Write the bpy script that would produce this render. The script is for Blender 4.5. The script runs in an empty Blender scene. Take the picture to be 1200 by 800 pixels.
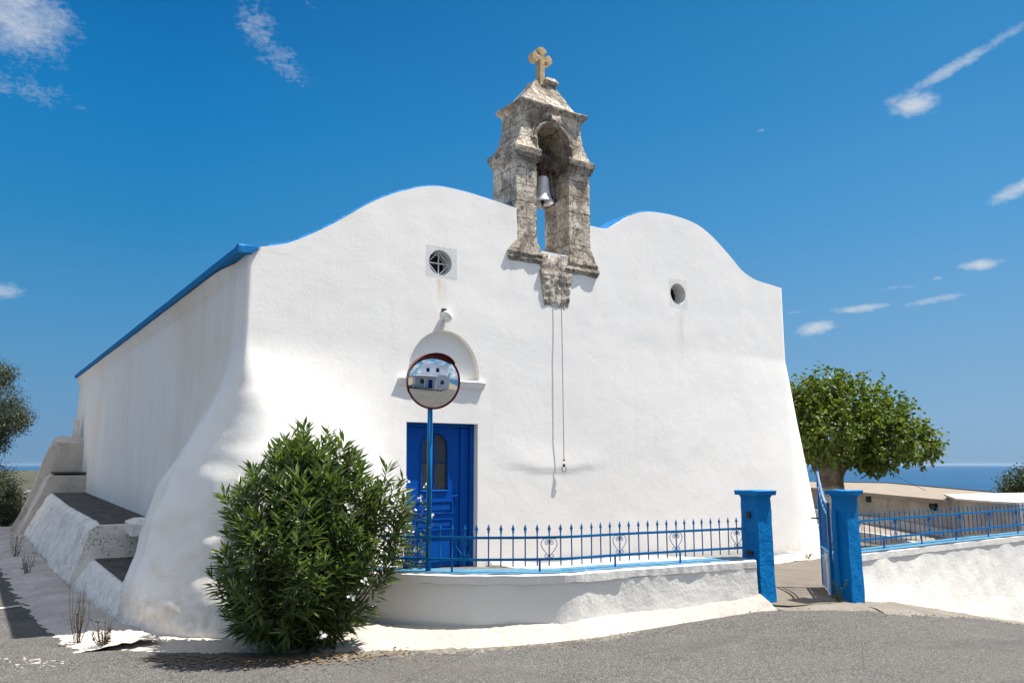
import bpy, bmesh, math, random
import numpy as np
from mathutils import Vector, Matrix, noise
R = math.radians
random.seed(7)
sc = bpy.context.scene
C = sc.collection
# The frame of the place: x along the chapel front (towards the sea side), y away behind the front, z up, door sill at 0.

# ------------------------------------------------------------------ helpers
def tag(o, label=None, cat=None, group=None, kind=None):
    if label: o['label'] = label
    if cat: o['category'] = cat
    if group: o['group'] = group
    if kind: o['kind'] = kind
    return o

def empty(name, loc, label, cat, group=None):
    o = bpy.data.objects.new(name, None)
    o.empty_display_size = .3
    C.objects.link(o); o.location = loc
    return tag(o, label, cat, group)

def origin_of(p):
    v = Vector((0, 0, 0))
    while p is not None:
        v += p.location; p = p.parent
    return v

def obj(name, vf, mat, parent=None, smooth=False, fix=True):
    """vf = (verts, faces) in place coordinates; linked as one mesh object."""
    verts, faces = vf
    og = origin_of(parent)
    me = bpy.data.meshes.new(name)
    me.from_pydata([(v[0]-og.x, v[1]-og.y, v[2]-og.z) for v in verts], [], faces)
    if fix:
        bm = bmesh.new(); bm.from_mesh(me)
        bmesh.ops.remove_doubles(bm, verts=bm.verts, dist=1e-4)
        bmesh.ops.recalc_face_normals(bm, faces=bm.faces)
        bm.to_mesh(me); bm.free()
    if smooth:
        me.polygons.foreach_set('use_smooth', [True]*len(me.polygons))
    if mat: me.materials.append(mat)
    o = bpy.data.objects.new(name, me)
    C.objects.link(o)
    if parent: o.parent = parent
    return o

def joinvf(*vfs):
    V, F = [], []
    for v, f in vfs:
        n = len(V); V += list(v); F += [tuple(i+n for i in q) for q in f]
    return V, F

def nz(x, y, z, s, seed=0.):
    return noise.noise(Vector((x*s+seed, y*s+seed*1.7, z*s-seed)))

def jitter(vf, amp, s, seed=0.):
    V, F = vf
    out = []
    for v in V:
        p = Vector(v)
        d = noise.noise_vector(p*s+Vector((seed, seed*2, seed*3)))
        d2 = noise.noise_vector(p*s*3.1+Vector((seed, 5, 9)))
        out.append(tuple(p+d*amp+d2*amp*.4))
    return out, F

def box(x0, x1, y0, y1, z0, z1, res=0.):
    if res <= 0:
        V = [(x0,y0,z0),(x1,y0,z0),(x1,y1,z0),(x0,y1,z0),(x0,y0,z1),(x1,y0,z1),(x1,y1,z1),(x0,y1,z1)]
        return V, [(0,3,2,1),(4,5,6,7),(0,1,5,4),(1,2,6,5),(2,3,7,6),(3,0,4,7)]
    return loft([(z0,x0,x1,y0,y1),(z1,x0,x1,y0,y1)], res)

def loft(st, res=.08):
    """stack of rectangles (z,x0,x1,y0,y1), gridded"""
    full = [st[0]]
    for p, q in zip(st, st[1:]):
        n = max(1, int(round(abs(q[0]-p[0])/res)))
        for i in range(1, n+1):
            t = i/n; full.append(tuple(p[k]+(q[k]-p[k])*t for k in range(5)))
    w = max(s[2]-s[1] for s in st); d = max(s[4]-s[3] for s in st)
    nx = max(1, int(round(w/res))); ny = max(1, int(round(d/res)))
    def ring(s):
        z, x0, x1, y0, y1 = s
        r = [(x0+(x1-x0)*i/nx, y0, z) for i in range(nx)]
        r += [(x1, y0+(y1-y0)*i/ny, z) for i in range(ny)]
        r += [(x1-(x1-x0)*i/nx, y1, z) for i in range(nx)]
        r += [(x0, y1-(y1-y0)*i/ny, z) for i in range(ny)]
        return r
    V, F = [], []
    n = 2*(nx+ny)
    for s in full: V += ring(s)
    for k in range(len(full)-1):
        for i in range(n):
            j = (i+1) % n
            F.append((k*n+i, k*n+j, (k+1)*n+j, (k+1)*n+i))
    for k, fl in ((0, 1), (len(full)-1, 0)):
        z, x0, x1, y0, y1 = full[k]
        b = len(V)
        for j in range(ny+1):
            for i in range(nx+1):
                V.append((x0+(x1-x0)*i/nx, y0+(y1-y0)*j/ny, z))
        for j in range(ny):
            for i in range(nx):
                q = (b+j*(nx+1)+i, b+j*(nx+1)+i+1, b+(j+1)*(nx+1)+i+1, b+(j+1)*(nx+1)+i)
                F.append(q[::-1] if fl else q)
    return V, F

def tube(pts, r, n=8, cap=True):
    pts = [Vector(p) for p in pts]
    rr = r if isinstance(r, (list, tuple)) else [r]*len(pts)
    V, F = [], []
    up = None
    for i, p in enumerate(pts):
        t = (pts[min(i+1, len(pts)-1)]-pts[max(i-1, 0)]).normalized()
        if up is None:
            up = Vector((0, 0, 1)) if abs(t.z) < .9 else Vector((1, 0, 0))
        a = t.cross(up)
        if a.length < 1e-4: a = t.cross(Vector((0, 1, .1)))
        a.normalize(); b = t.cross(a).normalized(); up = -b if b.dot(up) < 0 else b
        a = t.cross(up).normalized(); b = up
        for k in range(n):
            w = 2*math.pi*k/n
            V.append(tuple(p+(a*math.cos(w)+b*math.sin(w))*rr[i]))
    for i in range(len(pts)-1):
        for k in range(n):
            j = (k+1) % n
            F.append((i*n+k, i*n+j, (i+1)*n+j, (i+1)*n+k))
    if cap:
        F.append(tuple(range(n))[::-1]); F.append(tuple(range((len(pts)-1)*n, len(pts)*n)))
    return V, F

def lathe(prof, cx, cy, n=28, cap=False):
    V, F = [], []
    for r, z in prof:
        for k in range(n):
            w = 2*math.pi*k/n; V.append((cx+r*math.cos(w), cy+r*math.sin(w), z))
    for i in range(len(prof)-1):
        for k in range(n):
            j = (k+1) % n; F.append((i*n+k, i*n+j, (i+1)*n+j, (i+1)*n+k))
    if cap:
        F.append(tuple(range(n))[::-1]); F.append(tuple(range((len(prof)-1)*n, len(prof)*n)))
    return V, F

def prism_y(poly, y0, y1):
    """polygon in (x,z), extruded along y"""
    n = len(poly)
    V = [(x, y0, z) for x, z in poly]+[(x, y1, z) for x, z in poly]
    F = [tuple(range(n)), tuple(range(n, 2*n))[::-1]]
    F += [(i, (i+1) % n, n+(i+1) % n, n+i)[::-1] for i in range(n)]
    return V, F

def prism_z(poly, z0, z1):
    n = len(poly)
    V = [(x, y, z0) for x, y in poly]+[(x, y, z1) for x, y in poly]
    F = [tuple(range(n))[::-1], tuple(range(n, 2*n))]
    F += [(i, (i+1) % n, n+(i+1) % n, n+i) for i in range(n)]
    return V, F

def bar(p, q, w, d=None):
    """square bar between points"""
    return tube([p, q], (w if d is None else d)*.7071, 4)

def ss(a, b, x):
    t = min(1, max(0, (x-a)/(b-a))); return t*t*(3-2*t)

def interp(pts, x):
    if x <= pts[0][0]: return pts[0][1]
    for (x0, y0), (x1, y1) in zip(pts, pts[1:]):
        if x <= x1: return y0+(y1-y0)*(x-x0)/(x1-x0)
    return pts[-1][1]

def catmull(pts, x):
    n = len(pts)
    if x <= pts[0][0]: return pts[0][1]
    if x >= pts[-1][0]: return pts[-1][1]
    for i in range(n-1):
        if x <= pts[i+1][0]:
            x0, y0 = pts[i]; x1, y1 = pts[i+1]; h = x1-x0
            def slope(k):
                if k == 0: return (pts[1][1]-pts[0][1])/(pts[1][0]-pts[0][0])
                if k == n-1: return (pts[-1][1]-pts[-2][1])/(pts[-1][0]-pts[-2][0])
                return (pts[k+1][1]-pts[k-1][1])/(pts[k+1][0]-pts[k-1][0])
            m0, m1 = slope(i)*h, slope(i+1)*h; t = (x-x0)/h
            return (2*t**3-3*t*t+1)*y0+(t**3-2*t*t+t)*m0+(-2*t**3+3*t*t)*y1+(t**3-t*t)*m1

def boolean(o, cutters):
    """cut the closed meshes out of o and keep the result as plain mesh data"""
    for k in cutters:
        c = obj('cutter', k, None)
        m = o.modifiers.new('cut', 'BOOLEAN'); m.operation = 'DIFFERENCE'; m.solver = 'EXACT'; m.object = c
        c.location = -origin_of(o.parent) + (o.parent.matrix_world.translation*0 if o.parent else Vector())
        c.location = Vector((0, 0, 0))
        bpy.context.view_layer.update()
        dg = bpy.context.evaluated_depsgraph_get()
        me = bpy.data.meshes.new_from_object(o.evaluated_get(dg))
        o.modifiers.clear(); old = o.data; o.data = me; me.name = old.name
        bpy.data.meshes.remove(old)
        cm = c.data; bpy.data.objects.remove(c); bpy.data.meshes.remove(cm)
    return o

# ------------------------------------------------------------------ materials
class NT:
    def __init__(s, name):
        s.m = bpy.data.materials.new(name); s.m.use_nodes = True
        s.t = s.m.node_tree; s.n = s.t.nodes; s.l = s.t.links
        s.b = s.n['Principled BSDF']; s.out = s.n['Material Output']
        s.geo = s.n.new('ShaderNodeNewGeometry'); s.tc = s.n.new('ShaderNodeTexCoord')
        s.pos = s.geo.outputs['Position']
    def link(s, a, b): s.l.new(a, b)
    def noise(s, scale, detail=6, rough=.6, vec=None, dist=0.):
        t = s.n.new('ShaderNodeTexNoise'); t.inputs['Scale'].default_value = scale
        t.inputs['Detail'].default_value = min(detail, 5); t.inputs['Roughness'].default_value = rough
        t.inputs['Distortion'].default_value = dist
        s.link(vec if vec is not None else s.pos, t.inputs['Vector']); return t.outputs['Fac']
    def vor(s, scale, feat='F1', vec=None, out='Distance'):
        t = s.n.new('ShaderNodeTexVoronoi'); t.inputs['Scale'].default_value = scale; t.feature = feat
        s.link(vec if vec is not None else s.pos, t.inputs['Vector']); return t.outputs[out]
    def ramp(s, fac, stops):
        t = s.n.new('ShaderNodeValToRGB'); e = t.color_ramp.elements
        while len(e) < len(stops): e.new(.5)
        for k, (p, c) in enumerate(stops):
            e[k].position = p; c = c if isinstance(c, tuple) else (c, c, c)
            e[k].color = (c[0], c[1], c[2], 1)
        s.link(fac, t.inputs['Fac']); return t.outputs['Color']
    def mix(s, fac, a, b, mode='MIX'):
        t = s.n.new('ShaderNodeMixRGB'); t.blend_type = mode
        for k, v in ((0, fac), (1, a), (2, b)):
            if isinstance(v, (int, float)): t.inputs[k].default_value = v if k == 0 else (v, v, v, 1)
            elif isinstance(v, tuple): t.inputs[k].default_value = (v[0], v[1], v[2], 1)
            else: s.link(v, t.inputs[k])
        return t.outputs['Color']
    def math(s, op, a, b=None):
        t = s.n.new('ShaderNodeMath'); t.operation = op
        for k, v in ((0, a), (1, b)):
            if v is None: continue
            if isinstance(v, (int, float)): t.inputs[k].default_value = v
            else: s.link(v, t.inputs[k])
        return t.outputs[0]
    def map(s, scale=(1, 1, 1), loc=(0, 0, 0), rot=(0, 0, 0)):
        t = s.n.new('ShaderNodeMapping'); t.inputs['Scale'].default_value = scale
        t.inputs['Location'].default_value = loc; t.inputs['Rotation'].default_value = rot
        s.link(s.pos, t.inputs['Vector']); return t.outputs['Vector']
    def sep(s, vec=None):
        t = s.n.new('ShaderNodeSeparateXYZ'); s.link(vec if vec is not None else s.pos, t.inputs[0]); return t.outputs
    def comb(s, x, y, z):
        t = s.n.new('ShaderNodeCombineXYZ')
        for k, v in enumerate((x, y, z)):
            if isinstance(v, (int, float)): t.inputs[k].default_value = v
            else: s.link(v, t.inputs[k])
        return t.outputs[0]
    def bump(s, h, strength, dist=.02, prev=None):
        t = s.n.new('ShaderNodeBump'); t.inputs['Strength'].default_value = strength
        t.inputs['Distance'].default_value = dist; s.link(h, t.inputs['Height'])
        if prev is not None: s.link(prev, t.inputs['Normal'])
        return t.outputs['Normal']
    def done(s, col, rough=.8, normal=None, metal=0., spec=.3):
        if isinstance(col, tuple): s.b.inputs['Base Color'].default_value = (*col, 1)
        else: s.link(col, s.b.inputs['Base Color'])
        if isinstance(rough, (int, float)): s.b.inputs['Roughness'].default_value = rough
        else: s.link(rough, s.b.inputs['Roughness'])
        s.b.inputs['Metallic'].default_value = metal
        s.b.inputs['Specular IOR Level'].default_value = spec
        if normal is not None: s.link(normal, s.b.inputs['Normal'])
        return s.m

def whitewash(name, col=(.80, .80, .80), dirt=.35, coarse=1., stain=(.52, .46, .38), streak=0.):
    k = NT(name)
    n1 = k.noise(1.3, 5, .6); n2 = k.noise(9, 8, .7); n3 = k.noise(55, 4, .6)
    c = k.mix(k.ramp(n1, [(.38, 0.), (.72, .22)]), col, (col[0]*.93, col[1]*.905, col[2]*.86))
    spots = k.ramp(k.noise(17, 4, .75), [(.66, 0.), (.78, dirt)])
    c = k.mix(spots, c, (.55, .52, .47))
    patches = k.mix(1., k.ramp(k.noise(.9, 6, .7, dist=.6), [(.55, 0.), (.78, dirt)]), k.ramp(n2, [(.35, 0.), (.65, 1.)]), 'MULTIPLY')
    c = k.mix(patches, c, stain)
    if streak > 0:
        s = k.noise(3.2, 6, .7, vec=k.map((1.6, 1.6, .12)))
        c = k.mix(k.ramp(s, [(.5, 0.), (.72, streak)]), c, (.56, .50, .42))
    # grime close to the ground
    z = k.sep()[2]
    g = k.math('MULTIPLY', k.ramp(k.math('ADD', z, k.math('MULTIPLY', n2, .5)), [(0., .5), (.25, 0.)]), 1.)
    if streak > 0:
        lich = k.mix(1., k.ramp(k.noise(2.8, 5, .7), [(.47, 0.), (.58, 1.)]), k.ramp(k.noise(30, 5, .8), [(.52, 0.), (.60, .9)]), 'MULTIPLY')
        c = k.mix(lich, c, (.07, .06, .045))
    hb = k.bump(n1, .3*coarse, .08)
    hb = k.bump(n2, .3*coarse, .022, hb)
    hb = k.bump(k.noise(24, 3, .6), .3*coarse, .010, hb)
    hb = k.bump(n3, .25, .005, hb)
    return k.done(c, .9, hb, spec=.15)

M = {}
# facade: stains under the two round windows and at the parapet corners belong to the plaster itself
def facade_mat():
    k = NT('facade_plaster')
    n1 = k.noise(1.1, 5, .6); n2 = k.noise(8, 8, .7); n3 = k.noise(60, 4, .6)
    x, y, z = k.sep()
    c = k.mix(k.ramp(n1, [(.4, 0.), (.75, .3)]), (.83, .80, .765), (.77, .73, .67))
    c = k.mix(k.ramp(k.noise(15, 3, .8), [(.69, 0.), (.76, .5)]), c, (.58, .55, .5))
    c = k.mix(k.ramp(k.noise(2.6, 6, .7, vec=k.map((1.4, 1.4, .1))), [(.58, 0.), (.8, .22)]), c, (.62, .56, .46))
    def streak(x0, w, ztop, zbot, st, colr):
        dx = k.math('ABSOLUTE', k.math('SUBTRACT', x, x0))
        wob = k.math('MULTIPLY', k.math('SUBTRACT', k.noise(6, 4, .6), .5), w*1.6)
        fx = k.ramp(k.math('DIVIDE', k.math('ADD', dx, wob), w), [(.1, 1.), (1., 0.)])
        fz = k.math('DIVIDE', k.math('SUBTRACT', z, zbot), ztop-zbot)
        fz2 = k.ramp(fz, [(0., 0.), (.95, 1.), (1., 0.)])
        front = k.math('LESS_THAN', y, .03)
        f = k.math('MULTIPLY', k.math('MULTIPLY', fx, fz2), k.math('MULTIPLY', front, st))
        return f, colr
    cc = c
    for a in ((-.04, .05, 3.99, 3.55, .5, (.62, .38, .2)), (.03, .12, 3.99, 2.9, .28, (.6, .5, .38)),
              (4.80, .07, 4.08, 3.0, .35, (.55, .5, .36)), (4.72, .12, 4.08, 2.4, .18, (.6, .52, .4)),
              (1.2, .10, 4.43, 3.9, .25, (.6, .54, .44)), (2.8, .12, 4.38, 3.7, .25, (.6, .54, .44)),
              (1.1, .25, 5.3, 4.95, .35, (.6, .55, .45)), (-1.4, .5, 4.75, 4.3, .25, (.6, .55, .45))):
        f, colr = streak(*a); cc = k.mix(f, cc, colr)
    # rough grey cement squares left bare round the two windows
    def square(x0, x1, z0, z1):
        n = k.math('MULTIPLY', k.math('SUBTRACT', k.noise(14, 3, .6), .5), .05)
        xx = k.math('ADD', x, n); zz = k.math('ADD', z, n)
        f = k.math('MULTIPLY', k.math('GREATER_THAN', xx, x0), k.math('LESS_THAN', xx, x1))
        f = k.math('MULTIPLY', f, k.math('MULTIPLY', k.math('GREATER_THAN', zz, z0), k.math('LESS_THAN', zz, z1)))
        return k.math('MULTIPLY', f, k.math('LESS_THAN', y, .3))
    sq = k.math('MAXIMUM', k.math('MULTIPLY', square(-.26, .25, 3.99, 4.45), .8), k.math('MULTIPLY', square(4.51, 4.95, 4.08, 4.60), .5))
    cc = k.mix(sq, cc, k.ramp(k.noise(30, 4, .7), [(.35, .50), (.65, .68)]))
    # the long flank: faint run-off streaks and a warm damp patch
    side = k.ramp(x, [(0., 0.), (1., 0.)])
    flank = k.math('MULTIPLY', k.math('LESS_THAN', x, -2.6), k.math('GREATER_THAN', y, .5))
    st = k.math('MULTIPLY', flank, k.ramp(k.noise(3.0, 7, .75, vec=k.map((1, 2.2, .10))), [(.42, 0.), (.75, .45)]))
    cc = k.mix(st, cc, (.60, .55, .50))
    warm = k.math('MULTIPLY', flank, k.ramp(k.noise(.35, 5, .65, vec=k.map((1, 1, .5), (3, 1, 0))), [(.48, 0.), (.68, .55)]))
    cc = k.mix(warm, cc, (.70, .60, .47))
    # cement rubbed thin low on the corner buttress
    low = k.math('MULTIPLY', k.math('LESS_THAN', x, -2.2), k.ramp(k.noise(2.2, 7, .7, dist=.8), [(.5, 0.), (.68, .5)]))
    low = k.math('MULTIPLY', low, k.ramp(z, [(.0, 1.), (1., 0.)]))
    cc = k.mix(low, cc, (.62, .54, .42))
    # brushed, flaked and patched coats of limewash
    br = k.noise(14, 4, .65, vec=k.map((1., 1., .35), rot=(0, .5, 0)))
    flake = k.ramp(k.noise(2.2, 4, .6), [(.50, 0.), (.56, 1.)])
    cc = k.mix(k.ramp(br, [(.56, 0.), (.72, .16)]), cc, (.62, .58, .53))
    cc = k.mix(k.ramp(k.noise(30, 4, .8), [(.70, 0.), (.75, .75)]), cc, (.40, .37, .33))
    splash = k.math('MULTIPLY', k.ramp(k.math('ADD', z, k.math('MULTIPLY', k.noise(3, 5, .7), .6)), [(.12, .55), (.40, 0.)]), k.ramp(k.noise(11, 5, .7), [(.4, 0.), (.65, 1.)]))
    cc = k.mix(splash, cc, (.50, .44, .36))
    hb = k.bump(n2, .16, .012)
    hb = k.bump(flake, .12, .003, hb)
    hb = k.bump(k.noise(22, 3, .6), .22, .005, hb)
    hb = k.bump(n3, .25, .003, hb)
    return k.done(cc, .92, hb, spec=.12)
M['facade'] = facade_mat()
M['white'] = whitewash('whitewash_wall', (.73, .705, .66), .5, 1.0)
M['white_rough'] = whitewash('whitewash_rough', (.74, .695, .64), .8, 1.6, (.33, .29, .23), .35)
M['old_lime'] = whitewash('old_limewash', (.50, .46, .41), 1., 2.2, (.20, .17, .13), .8)
M['white_clean'] = whitewash('whitewash_trim', (.82, .785, .735), .15, .5)
M['skirt'] = whitewash('whitewash_skirting', (.42, .39, .345), 1., 1.6, (.20, .17, .135))
M['house'] = whitewash('house_white', (.75, .76, .78), .1, .4)

def paint(name, col, rough=.5, wear=.3, bumpy=.3, light=None, scale=6, chip=.5):
    k = NT(name)
    n = k.noise(scale, 7, .7)
    light = light or tuple(min(1, c*1.6+.03) for c in col)
    c = k.mix(k.ramp(n, [(.42, 0.), (.72, wear)]), col, light)
    c = k.mix(k.ramp(k.noise(scale*3.5, 4, .8), [(.62, 0.), (.72, wear)]), c, tuple(v*.4 for v in col))
    c = k.mix(k.ramp(k.noise(scale*5, 5, .85, vec=k.map((1, 1, .6), (3, 7, 1))), [(.70, 0.), (.73, chip)]), c, (.50, .52, .52))
    hb = k.bump(k.noise(scale*2.2, 5, .65), bumpy, .02)
    hb = k.bump(k.noise(70, 3, .6), bumpy*.6, .004, hb)
    return k.done(c, rough, hb, spec=.12)
M['blue_pillar'] = paint('blue_masonry_paint', (.0, .15, .42), .6, .3, .7, (.01, .22, .50))
M['blue_iron'] = paint('blue_iron_paint', (.002, .13, .33), .4, .3, .15)
M['blue_door'] = paint('blue_door_paint', (.0, .068, .34), .45, .15, .06, (.0, .09, .40), chip=0.)
M['blue_eave'] = paint('blue_eave_paint', (.004, .15, .40), .6, .4, .6, (.02, .27, .55))
M['gate_light'] = paint('pale_blue_gate_paint', (.14, .24, .38), .5, .4, .2)
M['rim'] = paint('maroon_plastic', (.12, .008, .012), .35, .25, .05, chip=0.)

def coping_mat():
    k = NT('worn_blue_coping')
    n = k.noise(5, 8, .75, dist=.4)
    c = k.mix(k.ramp(n, [(.35, 0.), (.6, 1.)]), (.02, .125, .24), (.07, .20, .31))
    c = k.mix(k.ramp(k.noise(11, 6, .8), [(.60, 0.), (.70, .8)]), c, (.5, .54, .56))
    return k.done(c, .7, k.bump(n, .6, .02), spec=.2)
M['coping_blue'] = coping_mat()

def stone_mat(name, dark=1., joints=True, tint=(.42, .33, .23)):
    k = NT(name)
    x, y, z = k.sep()
    xy = k.math('ADD', x, k.math('MULTIPLY', y, 1.13))
    n1 = k.noise(2.6, 8, .72, dist=.5); n2 = k.noise(12, 8, .75); n3 = k.noise(45, 5, .7)
    c = k.ramp(n1, [(.28, (.12*dark, .105*dark, .085*dark)), (.44, (.27*dark, .23*dark, .185*dark)), (.56, (.56*dark, .50*dark, .42*dark)), (.72, (.32*dark, .26*dark, .19*dark))])
    c = k.mix(k.ramp(k.noise(4.5, 5, .6), [(.54, 0.), (.7, .5)]), c, tint)
    c = k.mix(k.ramp(k.noise(1.7, 6, .75, dist=.6), [(.50, 0.), (.66, .38)]), c, (.15*dark, .125*dark, .11*dark))
    c = k.mix(k.ramp(n2, [(.36, .85), (.47, 0.)]), c, (.05, .043, .035))
    c = k.mix(k.ramp(k.noise(7, 7, .8), [(.58, 0.), (.72, .7)]), c, (.58, .55, .49))
    pits = k.ramp(k.vor(24), [(.10, 1.), (.36, 0.)])
    pits = k.mix(1., pits, k.ramp(k.noise(6, 4, .6), [(.45, 0.), (.6, 1.)]), 'MULTIPLY')
    c = k.mix(pits, c, (.07, .055, .045))
    hb = k.bump(n1, .3, .03)
    if joints:
        b = k.n.new('ShaderNodeTexBrick'); b.offset = .5
        wob = k.math('MULTIPLY', k.math('SUBTRACT', k.noise(3.5, 5, .6), .5), .08)
        k.link(k.comb(k.math('ADD', xy, wob), k.math('ADD', z, wob), 0.), b.inputs['Vector'])
        b.inputs['Scale'].default_value = 1.; b.inputs['Brick Width'].default_value = .37
        b.inputs['Row Height'].default_value = .27; b.inputs['Mortar Size'].default_value = .007
        b.inputs['Mortar Smooth'].default_value = .3
        b.inputs['Color1'].default_value = (1, 1, 1, 1); b.inputs['Color2'].default_value = (.72, .70, .66, 1)
        c = k.mix(.55, c, b.outputs['Color'], 'MULTIPLY')
        inv = k.math('SUBTRACT', 1., b.outputs['Fac'])
        c = k.mix(k.math('MULTIPLY', b.outputs['Fac'], .35), c, (.12, .10, .08))
        hb = k.bump(inv, .7, .02, hb)
    hb = k.bump(n2, .9, .035, hb)
    hb = k.bump(k.math('SUBTRACT', 1., pits), .6, .015, hb)
    hb = k.bump(n3, .6, .008, hb)
    return k.done(c, .95, hb, spec=.1)
M['stone'] = stone_mat('weathered_stone', 1.3)
M['stone_plain'] = stone_mat('carved_stone', .8, False)
M['stone_pale'] = stone_mat('carved_pale_stone', 1.3, False, (.62, .59, .52))

def asphalt():
    k = NT('asphalt')
    n = k.noise(1.1, 6, .6); f = k.noise(95, 3, .8); g = k.vor(130, out='Color')
    c = k.ramp(n, [(.3, (.046, .044, .041)), (.7, (.072, .069, .065))])
    gg = k.n.new('ShaderNodeRGBToBW'); k.link(g, gg.inputs[0])
    c = k.mix(k.ramp(gg.outputs[0], [(.5, 0.), (.8, .85)]), c, (.24, .23, .215))
    c = k.mix(k.ramp(k.noise(60, 3, .7), [(.30, .7), (.44, 0.)]), c, (.022, .02, .02))
    c = k.mix(k.ramp(k.noise(.45, 6, .7, dist=.6), [(.46, 0.), (.66, .55)]), c, (.105, .098, .088))
    c = k.mix(k.ramp(k.noise(.8, 5, .7, vec=k.map((.35, 1.6, 1), (5, 2, 0), (0, 0, R(-8)))), [(.54, 0.), (.68, .55)]), c, (.048, .046, .045))
    c = k.mix(k.ramp(k.noise(5, 5, .75), [(.64, 0.), (.72, .5)]), c, (.03, .029, .028))
    c = k.mix(k.ramp(k.vor(.55, 'DISTANCE_TO_EDGE', vec=None), [(0., .55), (.006, 0.)]), c, (.03, .03, .03))
    h = k.bump(gg.outputs[0], .9, .01); h = k.bump(n, .4, .05, h)
    return k.done(c, .92, h, spec=.2)
M['asphalt'] = asphalt()
def concrete(name, a, b, s=.8, bumpy=.5):
    k = NT(name)
    n = k.noise(s*1.6, 8, .72, dist=.4); f = k.noise(42, 6, .75)
    c = k.mix(k.ramp(n, [(.32, 0.), (.68, 1.)]), a, b)
    c = k.mix(k.ramp(f, [(.32, .6), (.45, 0.)]), c, tuple(v*.45 for v in a))
    c = k.mix(k.ramp(k.noise(23, 4, .7), [(.62, 0.), (.74, .6)]), c, tuple(min(1, v*1.5) for v in b))
    h = k.bump(f, bumpy, .012); h = k.bump(k.noise(7, 5, .6), bumpy, .03, h)
    return k.done(c, .92, h, spec=.15)
M['yard'] = concrete('yard_concrete', (.115, .10, .082), (.175, .152, .125))
M['apron'] = concrete('apron_concrete', (.14, .125, .105), (.22, .20, .17))
M['apron_pale'] = concrete('limewashed_apron', (.34, .30, .27), (.52, .48, .44), 1.2)
M['stone_cross'] = concrete('ochre_stone', (.36, .25, .14), (.56, .43, .27), 5., .9)
M['dark_slab'] = concrete('dark_slab', (.045, .041, .038), (.13, .12, .11), 2.4, .9)
M['slab'] = concrete('roof_slab', (.20, .165, .13), (.27, .23, .185), 1.)
M['old_wall'] = concrete('stained_render', (.24, .21, .17), (.40, .36, .30), 1.1, .8)
M['kerb'] = concrete('worn_kerb', (.38, .35, .31), (.5, .47, .42), 2.)

def simple(name, col, rough=.5, metal=0., spec=.4):
    k = NT(name)
    c = k.mix(k.ramp(k.noise(9, 5, .7), [(.35, 0.), (.7, .5)]), col, tuple(v*.7 for v in col))
    return k.done(c, rough, None, metal, spec)
M['mirror'] = (lambda k: k.done((.72, .75, .77), .015, None, 1., .5))(NT('mirror_chrome'))
M['bell'] = (lambda k: k.done(k.mix(k.ramp(k.noise(14, 6, .7), [(.4, 0.), (.7, .7)]), (.62, .62, .63), (.36, .35, .35)), .45, k.bump(k.noise(40, 4, .6), .3, .006), .35, .5))(NT('bell_aluminium_paint'))
M['iron_dark'] = simple('dark_iron', (.02, .02, .024), .6)
M['yoke'] = simple('rusty_red_wood', (.07, .028, .02), .8)
M['rope'] = simple('grey_rope', (.22, .22, .24), .8)
M['grille'] = simple('white_iron', (.62, .62, .62), .6)
M['lamp'] = simple('white_plastic', (.78, .78, .76), .35)
M['dark_glass'] = (lambda k: k.done((.012, .014, .016), .08, None, 0, .6))(NT('dark_glass'))
M['curtain'] = simple('grey_lace', (.28, .25, .2), .9)
M['bark_white'] = concrete('limewashed_bark', (.24, .21, .18), (.42, .39, .34), 3., 1.)
M['bark'] = concrete('bark', (.07, .055, .042), (.14, .115, .09), 4., 1.)
M['petal'] = simple('white_petal', (.8, .8, .76), .6)
M['dry'] = simple('dry_stem', (.09, .07, .04), .9)
M['weed'] = simple('weed_green', (.08, .13, .03), .8)
M['tile'] = simple('terracotta', (.30, .13, .07), .9)
M['tar'] = simple('tar_edge', (.03, .028, .026), .8)
M['wire'] = simple('black_wire', (.02, .02, .02), .7)

def leafmat(name, a, b, trans=.25, rough=.45, spec=.4):
    k = NT(name)
    rp = k.geo.outputs['Random Per Island']
    c = k.ramp(rp, [(0., a), (.55, tuple((x+y)/2 for x, y in zip(a, b))), (1., b)])
    c = k.mix(k.ramp(k.noise(2.2, 3, .6), [(.35, 0.), (.65, .45)]), c, tuple(x*.6 for x in a))
    k.done(c, rough, None, 0, spec)
    tr = k.n.new('ShaderNodeBsdfTranslucent'); k.link(k.mix(1., c, (1.5, 1.6, .5), 'MULTIPLY'), tr.inputs['Color'])
    mx = k.n.new('ShaderNodeMixShader'); mx.inputs[0].default_value = trans
    k.link(k.b.outputs[0], mx.inputs[1]); k.link(tr.outputs[0], mx.inputs[2]); k.link(mx.outputs[0], k.out.inputs['Surface'])
    return k.m
M['oleander'] = leafmat('oleander_leaf', (.04, .075, .018), (.19, .25, .08), .22, .34, .5)
M['mulberry'] = leafmat('mulberry_leaf', (.045, .08, .01), (.17, .21, .03), .3, .5, .35)
M['olive'] = leafmat('olive_leaf', (.03, .045, .018), (.085, .10, .05), .1, .5, .4)
M['shrub'] = leafmat('shrub_leaf', (.035, .055, .018), (.085, .10, .035), .15, .5, .3)

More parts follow.
